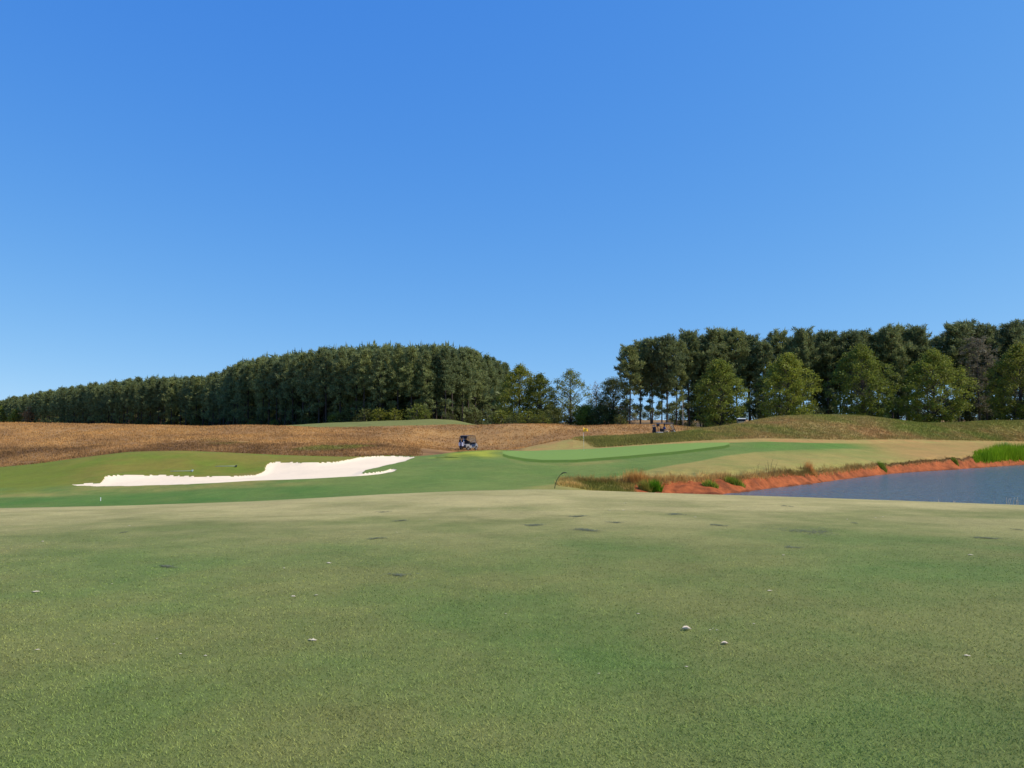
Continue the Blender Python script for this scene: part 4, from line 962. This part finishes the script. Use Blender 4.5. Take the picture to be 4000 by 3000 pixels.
def golf_cart(loc, rz, paint, roofm, label, shield=True):
    o = empty("golf_cart", loc, rz)
    profl = [(-1.16,.36),(-1.2,.68),(-1.0,.79),(-.5,.77),(-.46,.62),(-.05,.60),(-.02,.37),(.62,.35),(.80,.86),(.92,.88),(1.18,.66),(1.26,.40)] + [(1.2,.30)] + arc(.86,.23,.30,14,166,8) + [(-.42,.27)] + arc(-.80,.23,.30,14,166,8)
    MB().prism(profl, -.57, .57).build("body", paint, o, False, .018)
    for sy in (-1, 1):
        for ax_ in (.86, -.80):
            w = MB(); t = []
            for k in range(20): 
                th = 2 * math.pi * k / 20; t.append((math.cos(th), math.sin(th)))
            prof_ = [(.13,-.08),(.215,-.08),(.23,-.05),(.23,.05),(.215,.08),(.13,.08)]
            V = [(r_ * c_, yy, r_ * s_) for c_, s_ in t for r_, yy in prof_]; np_ = len(prof_)
            F = [(k * np_ + j, k * np_ + (j + 1) % np_, ((k + 1) % 20) * np_ + (j + 1) % np_, ((k + 1) % 20) * np_ + j) for k in range(20) for j in range(np_)]
            wh = w.add(V, F).build("wheel", M_TYRE, o, True, loc=(ax_, sy * .50, .23))
            MB().tube([(0, -.07, 0), (0, .07, 0)], .135, 16).tube([(0, .069 * sy, 0), (0, .088 * sy, 0)], .05, 10).build("rim", M_RIM, wh)
    MB().box((-.27, 0, .70), (.52, 1.06, .15)).build("seat", M_BLACK, o, False, .04)
    MB().box((-.56, 0, .99), (.11, 1.06, .38), Matrix.Rotation(R(-8), 3, 'Y')).build("seat_back", M_BLACK, o, False, .04)
    MB().tube([(-.30,.55,.74),(-.30,.56,.92),(-.05,.56,.93),(-.02,.55,.72)], .016, 6).build("armrest", M_BLACK, o, True)
    MB().tube([(-.30,-.55,.74),(-.30,-.56,.92),(-.05,-.56,.93),(-.02,-.55,.72)], .016, 6).build("armrest", M_BLACK, o, True)
    rf = [(-1.06,1.76),(-1.02,1.80),(-.6,1.845),(.2,1.85),(.66,1.81),(.74,1.765),(.68,1.755),(-1.0,1.755)]
    MB().prism(rf, -.59, .59).build("roof", roofm, o, False, .015)
    for sy in (-1, 1):
        MB().tube([(.98, sy * .53, .82), (.62, sy * .54, 1.77)], .028, 7).build("roof_post", M_BLACK, o, True)
        MB().tube([(-.72, sy * .53, .75), (-.93, sy * .54, 1.77)], .030, 7).build("roof_post", M_BLACK, o, True)
    if shield:
        d = Vector((.62 - .98, 0, .95)).normalized(); mid = Vector((.79, 0, 1.30))
        MB().box(mid, (.008, 1.02, .86), Matrix.Rotation(math.atan2(d.x, d.z), 3, 'Y')).build("windscreen", M_GLASS, o)
    MB().box((-.985, 0, 1.60), (.03, 1.06, .34)).build("rear_canopy", M_BLACK, o)
    MB().box((.74, 0, .90), (.22, 1.0, .10)).build("dashboard", M_BLACK, o, False, .02)
    st = [(math.cos(2 * math.pi * k / 16), math.sin(2 * math.pi * k / 16)) for k in range(17)]
    sw = MB().tube([(.50 - .10 * s_, .27 + .17 * c_, 1.02 + .14 * s_) for c_, s_ in st], .014, 6).tube([(.50, .27, 1.02), (.70, .27, .88)], .02, 6).build("steering_wheel", M_BLACK, o, True)
    MB().box((-1.26, 0, .42), (.26, .9, .05)).tube([(-1.16,-.45,.42),(-1.22,-.45,1.05),(-1.22,.45,1.05),(-1.16,.45,.42)], .016, 6).build("bag_rack", M_BLACK, o)
    tagthing(o, label, "golf cart"); return o

def golf_bag(cart, y, body, accent, label, towel=None):
    bpy.context.view_layer.update(); M = cart.matrix_basis if True else None
    mw = Matrix.Translation(cart.location) @ cart.rotation_euler.to_matrix().to_4x4()
    loc = mw @ Vector((-1.34, y, .445)); o = empty("golf_bag", loc, cart.rotation_euler.z)
    tilt = lambda h: -.10 * h
    MB().tube([(tilt(h), 0, h) for h in (0, .04, .3, .6, .86, .9)], [.12, .135, .13, .125, .14, .13], 12).build("body", body, o, True)
    MB().box((-.17, 0, .32), (.14, .20, .46)).build("pocket", accent, o, False, .04)
    MB().box((-.03, .13, .45), (.12, .10, .55)).build("side_pocket", body, o, False, .03)
    MB().tube([(-.04, -.13, .2), (-.10, -.19, .45), (-.12, -.14, .75)], .025, 6).build("strap", accent, o, True)
    r = random.Random(int(y * 100) + 3)
    for k in range(6):
        a = k * 1.05; q = Vector((tilt(.85) + .07 * math.cos(a), .07 * math.sin(a), .8)); t = q + Vector((-.05 + .05 * math.cos(a), .05 * math.sin(a), .22 + r.uniform(0, .12)))
        c = MB().tube([q, t], .009, 5)
        if k % 2: c.ball(t, (.06, .045, .045), 8, 5)
        else: c.box(t + Vector((.02, 0, .01)), (.08, .02, .05))
        c.build("club", [M_RIM, M_BLACK][k % 2], o)
    if towel is not None: MB().box((-.10, -.15, .80), (.05, .05, .34)).build("towel", towel, o, False, .015)
    tagthing(o, label, "golf bag"); return o

def skinned(name, verts, edges, radii, mat, parent=None, sub=1):
    me = bpy.data.meshes.new(name); me.from_pydata(verts, edges, []); me.materials.append(mat)
    o = link(name, me, None, parent)
    sk = o.modifiers.new("skin", 'SKIN'); sk.use_smooth_shade = True; sk.use_x_symmetry = False
    for i, v in enumerate(me.skin_vertices[0].data):
        v.radius = radii[i] if isinstance(radii[i], tuple) else (radii[i], radii[i]); v.use_root = (i == 0)
    sb = o.modifiers.new("smooth", 'SUBSURF'); sb.levels = sb.render_levels = sub
    return o

def driver(cart, y, shirt, trousers, cap, skin, label):
    mw = Matrix.Translation(cart.location) @ cart.rotation_euler.to_matrix().to_4x4()
    o = empty("person", mw @ Vector((-.28, y, .775)), cart.rotation_euler.z)
    v, e, r = [], [], []
    def add(p, rad, par=None):
        v.append(p); r.append(rad)
        if par is not None: e.append((par, len(v) - 1))
        return len(v) - 1
    pel = add((0, 0, .12), (.15, .12)); sp = add((-.04, 0, .32), (.14, .11), pel); ch = add((-.03, 0, .52), (.16, .12), sp)
    nk = add((.0, 0, .66), .055, ch); jaw = add((.03, 0, .74), (.07, .075), nk); hd = add((.02, 0, .84), (.085, .10), jaw); top = add((.01, 0, .92), (.06, .075), hd)
    arms, legs = {}, {}
    for s in (-1, 1):
        sh = add((-.03, s * .17, .55), .07, ch); el = add((.10, s * .25, .34), .048, sh); wr = add((.33, s * .16 + .02, .33), .034, el); pa = add((.41, s * .13 + .02, .345), (.042, .022), wr)
        arms[s] = (sh, el, wr)
        for k in range(4):
            f1 = add((.46, s * .13 + .02 + (k - 1.5) * .021, .35 - .004 * abs(k - 1)), .010, pa); add((.475, s * .13 + .02 + (k - 1.5) * .02, .315 + .004 * k), .008, f1)
        th = add((.42, s * .09 + .02, .36), .010, pa); add((.455, s * .085 + .02, .335), .008, th)
        hp = add((.04, s * .10, .08), .095, pel); kn = add((.42, s * .12, .10), .068, hp); an = add((.50, s * .12, -.30), .045, kn); add((.62, s * .13, -.335), (.04, .045), an)
        legs[s] = (hp, kn, an)
    body = skinned("body", v, e, r, skin, o, 1)
    def garment(name, ids, edges, grow, mat):
        mp = {k: i for i, k in enumerate(ids)}
        rr = [tuple(q * grow for q in (r[k] if isinstance(r[k], tuple) else (r[k], r[k]))) for k in ids]
        return skinned(name, [v[k] for k in ids], [(mp[a], mp[b]) for a, b in edges], rr, mat, o, 1)
    ids = [pel, sp, ch] + [arms[s][k] for s in (-1, 1) for k in (0, 1)]
    garment("shirt", ids, [(pel, sp), (sp, ch)] + [(ch, arms[s][0]) for s in (-1, 1)] + [(arms[s][0], arms[s][1]) for s in (-1, 1)], 1.14, shirt)
    ids = [pel] + [legs[s][k] for s in (-1, 1) for k in range(3)]
    garment("trousers", ids, [(pel, legs[s][0]) for s in (-1, 1)] + [(legs[s][k], legs[s][k + 1]) for s in (-1, 1) for k in (0, 1)], 1.13, trousers)
    hc = MB().ball((.02, 0, .895), (.115, .095, .085), 12, 8); hc.box((.15, 0, .885), (.12, .14, .012)); hc.build("cap", cap, o, True)
    for s in (-1, 1): MB().ball((.112, s * .035, .835), .011, 6, 4).build("eye", M_BLACK, o, True)
    for s in (-1, 1): MB().ball((.01, s * .093, .82), (.022, .012, .032), 6, 5).build("ear", skin, o, True)
    MB().tube([(.105, 0, .835), (.135, 0, .795), (.105, 0, .785)], [.010, .016, .008], 6).build("nose", skin, o, True)
    MB().box((.108, 0, .755), (.012, .045, .010)).build("mouth", M_MAROON, o)
    tagthing(o, label, "person"); return o

def cart_at(px, Yc): u = pixray(px, 1700)[0]; return Vector((float(u * Yc), float(Yc), gz(u * Yc, Yc)))
c1 = golf_cart(cart_at(1830, 96), R(56), M_CARTG, M_ROOFD, "dark-roofed golf cart with silver body stopped below the hummock left of the green")
golf_bag(c1, .22, M_NAVY, M_BAGW, "navy golf bag with white pocket on the driver's side of the dark-roofed cart", None)
golf_bag(c1, -.22, M_NAVY, M_BAGW, "navy golf bag with white pocket and blue towel on the dark-roofed cart", M_BLUE)
driver(c1, .26, M_MAROON, M_DTR, M_CAPW, M_SKIN, "person in white cap and dark shirt driving the dark-roofed golf cart")
c2 = golf_cart(cart_at(2602, 90), R(6), M_CARTW, M_ROOFT, "golf cart with taupe roof half hidden behind the tall rough, seen side on")
golf_bag(c2, .22, M_BLACK, M_BLACK, "black golf bag on the far side of the taupe-roofed cart")
golf_bag(c2, -.22, M_NAVY, M_BLACK, "navy golf bag on the near side of the taupe-roofed cart", None)
driver(c2, -.26, M_SHIRTB, M_KHAKI, M_CAPD, M_SKIN2, "person in blue shirt and dark cap seated in the taupe-roofed golf cart")
c3 = golf_cart(cart_at(2895, 112), R(80), M_CARTW, M_ROOFW, "golf cart showing only its white roof above the flank of the tan mound")

# ------------------------------------------------------------------ small things on the fairway
M_DRYLEAF = plain("dry_leaf", (.66, .55, .42), .7, var=.15, scale=30)
M_PALECHIP = plain("pale_chip", (.62, .54, .38), .7, var=.1)
def dry_leaf(px, py, wpx, label, rz=0.0, cup=.5, group=None, mat=M_DRYLEAF):
    p = hit(px, py); w = max(.012, .85 * wpx / FPX * p.y); V, F = [], []
    nL, nW = 9, 5
    for i in range(nL):
        t = i / (nL - 1); half = .30 * math.sin(math.pi * min(1, t * 1.02 + .01)) ** .8
        for j in range(nW):
            q = j / (nW - 1) * 2 - 1
            V.append(((t - .5) * w + random.gauss(0, .02) * w, q * half * w * (1 + random.gauss(0, .12)), (cup * ((q * q) * half * 1.1 + .14 * (2 * t - 1) ** 2) + random.gauss(0, .02)) * w + .004))
    for i in range(nL - 1):
        for j in range(nW - 1): F.append((i * nW + j, (i + 1) * nW + j, (i + 1) * nW + j + 1, i * nW + j + 1))
    m = MB().add(V, F); m.tube([(-.5 * w, 0, .14 * cup * w + .004), (-.68 * w, 0, .08 * w)], [.012 * w, .008 * w], 4)
    o = m.build("dry_leaf", mat, None, True, loc=p, rot=(0, 0, rz)); sd_ = o.modifiers.new("thickness", 'SOLIDIFY'); sd_.thickness = .0012
    return tagthing(o, label, "leaf", group)
dry_leaf(2682, 2465, 42, "large curled whitish dry leaf lying on the fairway, the bigger of two", R(-10), 1.1)
dry_leaf(2831, 2523, 32, "smaller curled pinkish dry leaf lying on the fairway near the big one", R(-5), .9)
for px, py, w in ((1284,2201,26),(166,2117,18),(505,2055,12),(140,2315,34),(1222,2504,40),(146,2540,20),(2443,1966,16),(2436,1994,14),(2381,1994,12),(2716,2021,14),(2774,2463,12),(2787,2458,10),(2802,2463,12),(705,2562,14),(802,2567,16),(2493,2402,16),(3007,2313,22),(3792,2171,22),(3778,2566,28),(3450,2020,10),(2340,2640,12),(1145,2333,24),(1236,2327,18),(1110,2222,12),(437,2285,10),(2682,2609,14),(2945,2440,12),(3420,2023,10),(3060,2170,14),(3310,2030,10),(1975,2400,10),(1680,2030,10),(1550,2080,10),(1870,1990,10),(445,2518,10),(612,2500,9)):
    dry_leaf(px, py, w, "tiny pale dry leaf scrap scattered on the fairway turf", random.uniform(-.6, .6), .25, "pale leaf scraps on the fairway", M_PALECHIP)
M_DIVOT = plain("divot_soil", (.125, .14, .075), .95, var=.3)
def divot(px, py, wpx, hpx, dens=1.0):
    p = hit(px, py); a = wpx / FPX * p.y / 2; p2 = hit(px, py - hpx / 2); p1 = hit(px, py + hpx / 2)
    b = max(.04, abs((p2.y if p2 else p.y + .2) - p1.y) / 2)
    n = int(np.clip(4200 * a * b * dens, 70, 500))
    x0 = rng.normal(0, .36, n); x = p.x + x0 * a; y = p.y + (rng.normal(0, .34, n) + .35 * np.sin(x0 * 3 + px)) * b
    z = ground(x, y) + .006; s = rng.uniform(.008, .024, n); th = rng.uniform(0, 6.28, n)
    V = np.stack([np.stack([x + s * np.cos(th + k * 2.1), y + s * np.sin(th + k * 2.1), z + rng.uniform(0, .006, n)], -1) for k in range(3)], 1).reshape(-1, 3)
    link("divot", fast_mesh("divot", V, np.arange(len(V)).reshape(-1, 3)), M_DIVOT, TER['fairway'])
for d in ((650,2217,115,14),(1555,2249,120,14),(2085,2052,100,10),(2290,2072,135,14),(2255,2017,100,8),(2405,2041,75,7),(2640,2010,90,8),(2805,2053,80,8),(3140,2073,330,34,.35),(3100,2140,90,9,.6),(3855,2103,120,9),(1565,2035,80,6),(1470,2105,90,9),(1500,2000,70,6,.6),(483,2081,14,6),(3075,1978,50,6,.6),(3335,2043,20,5),(3975,2070,18,6)):
    divot(*d)
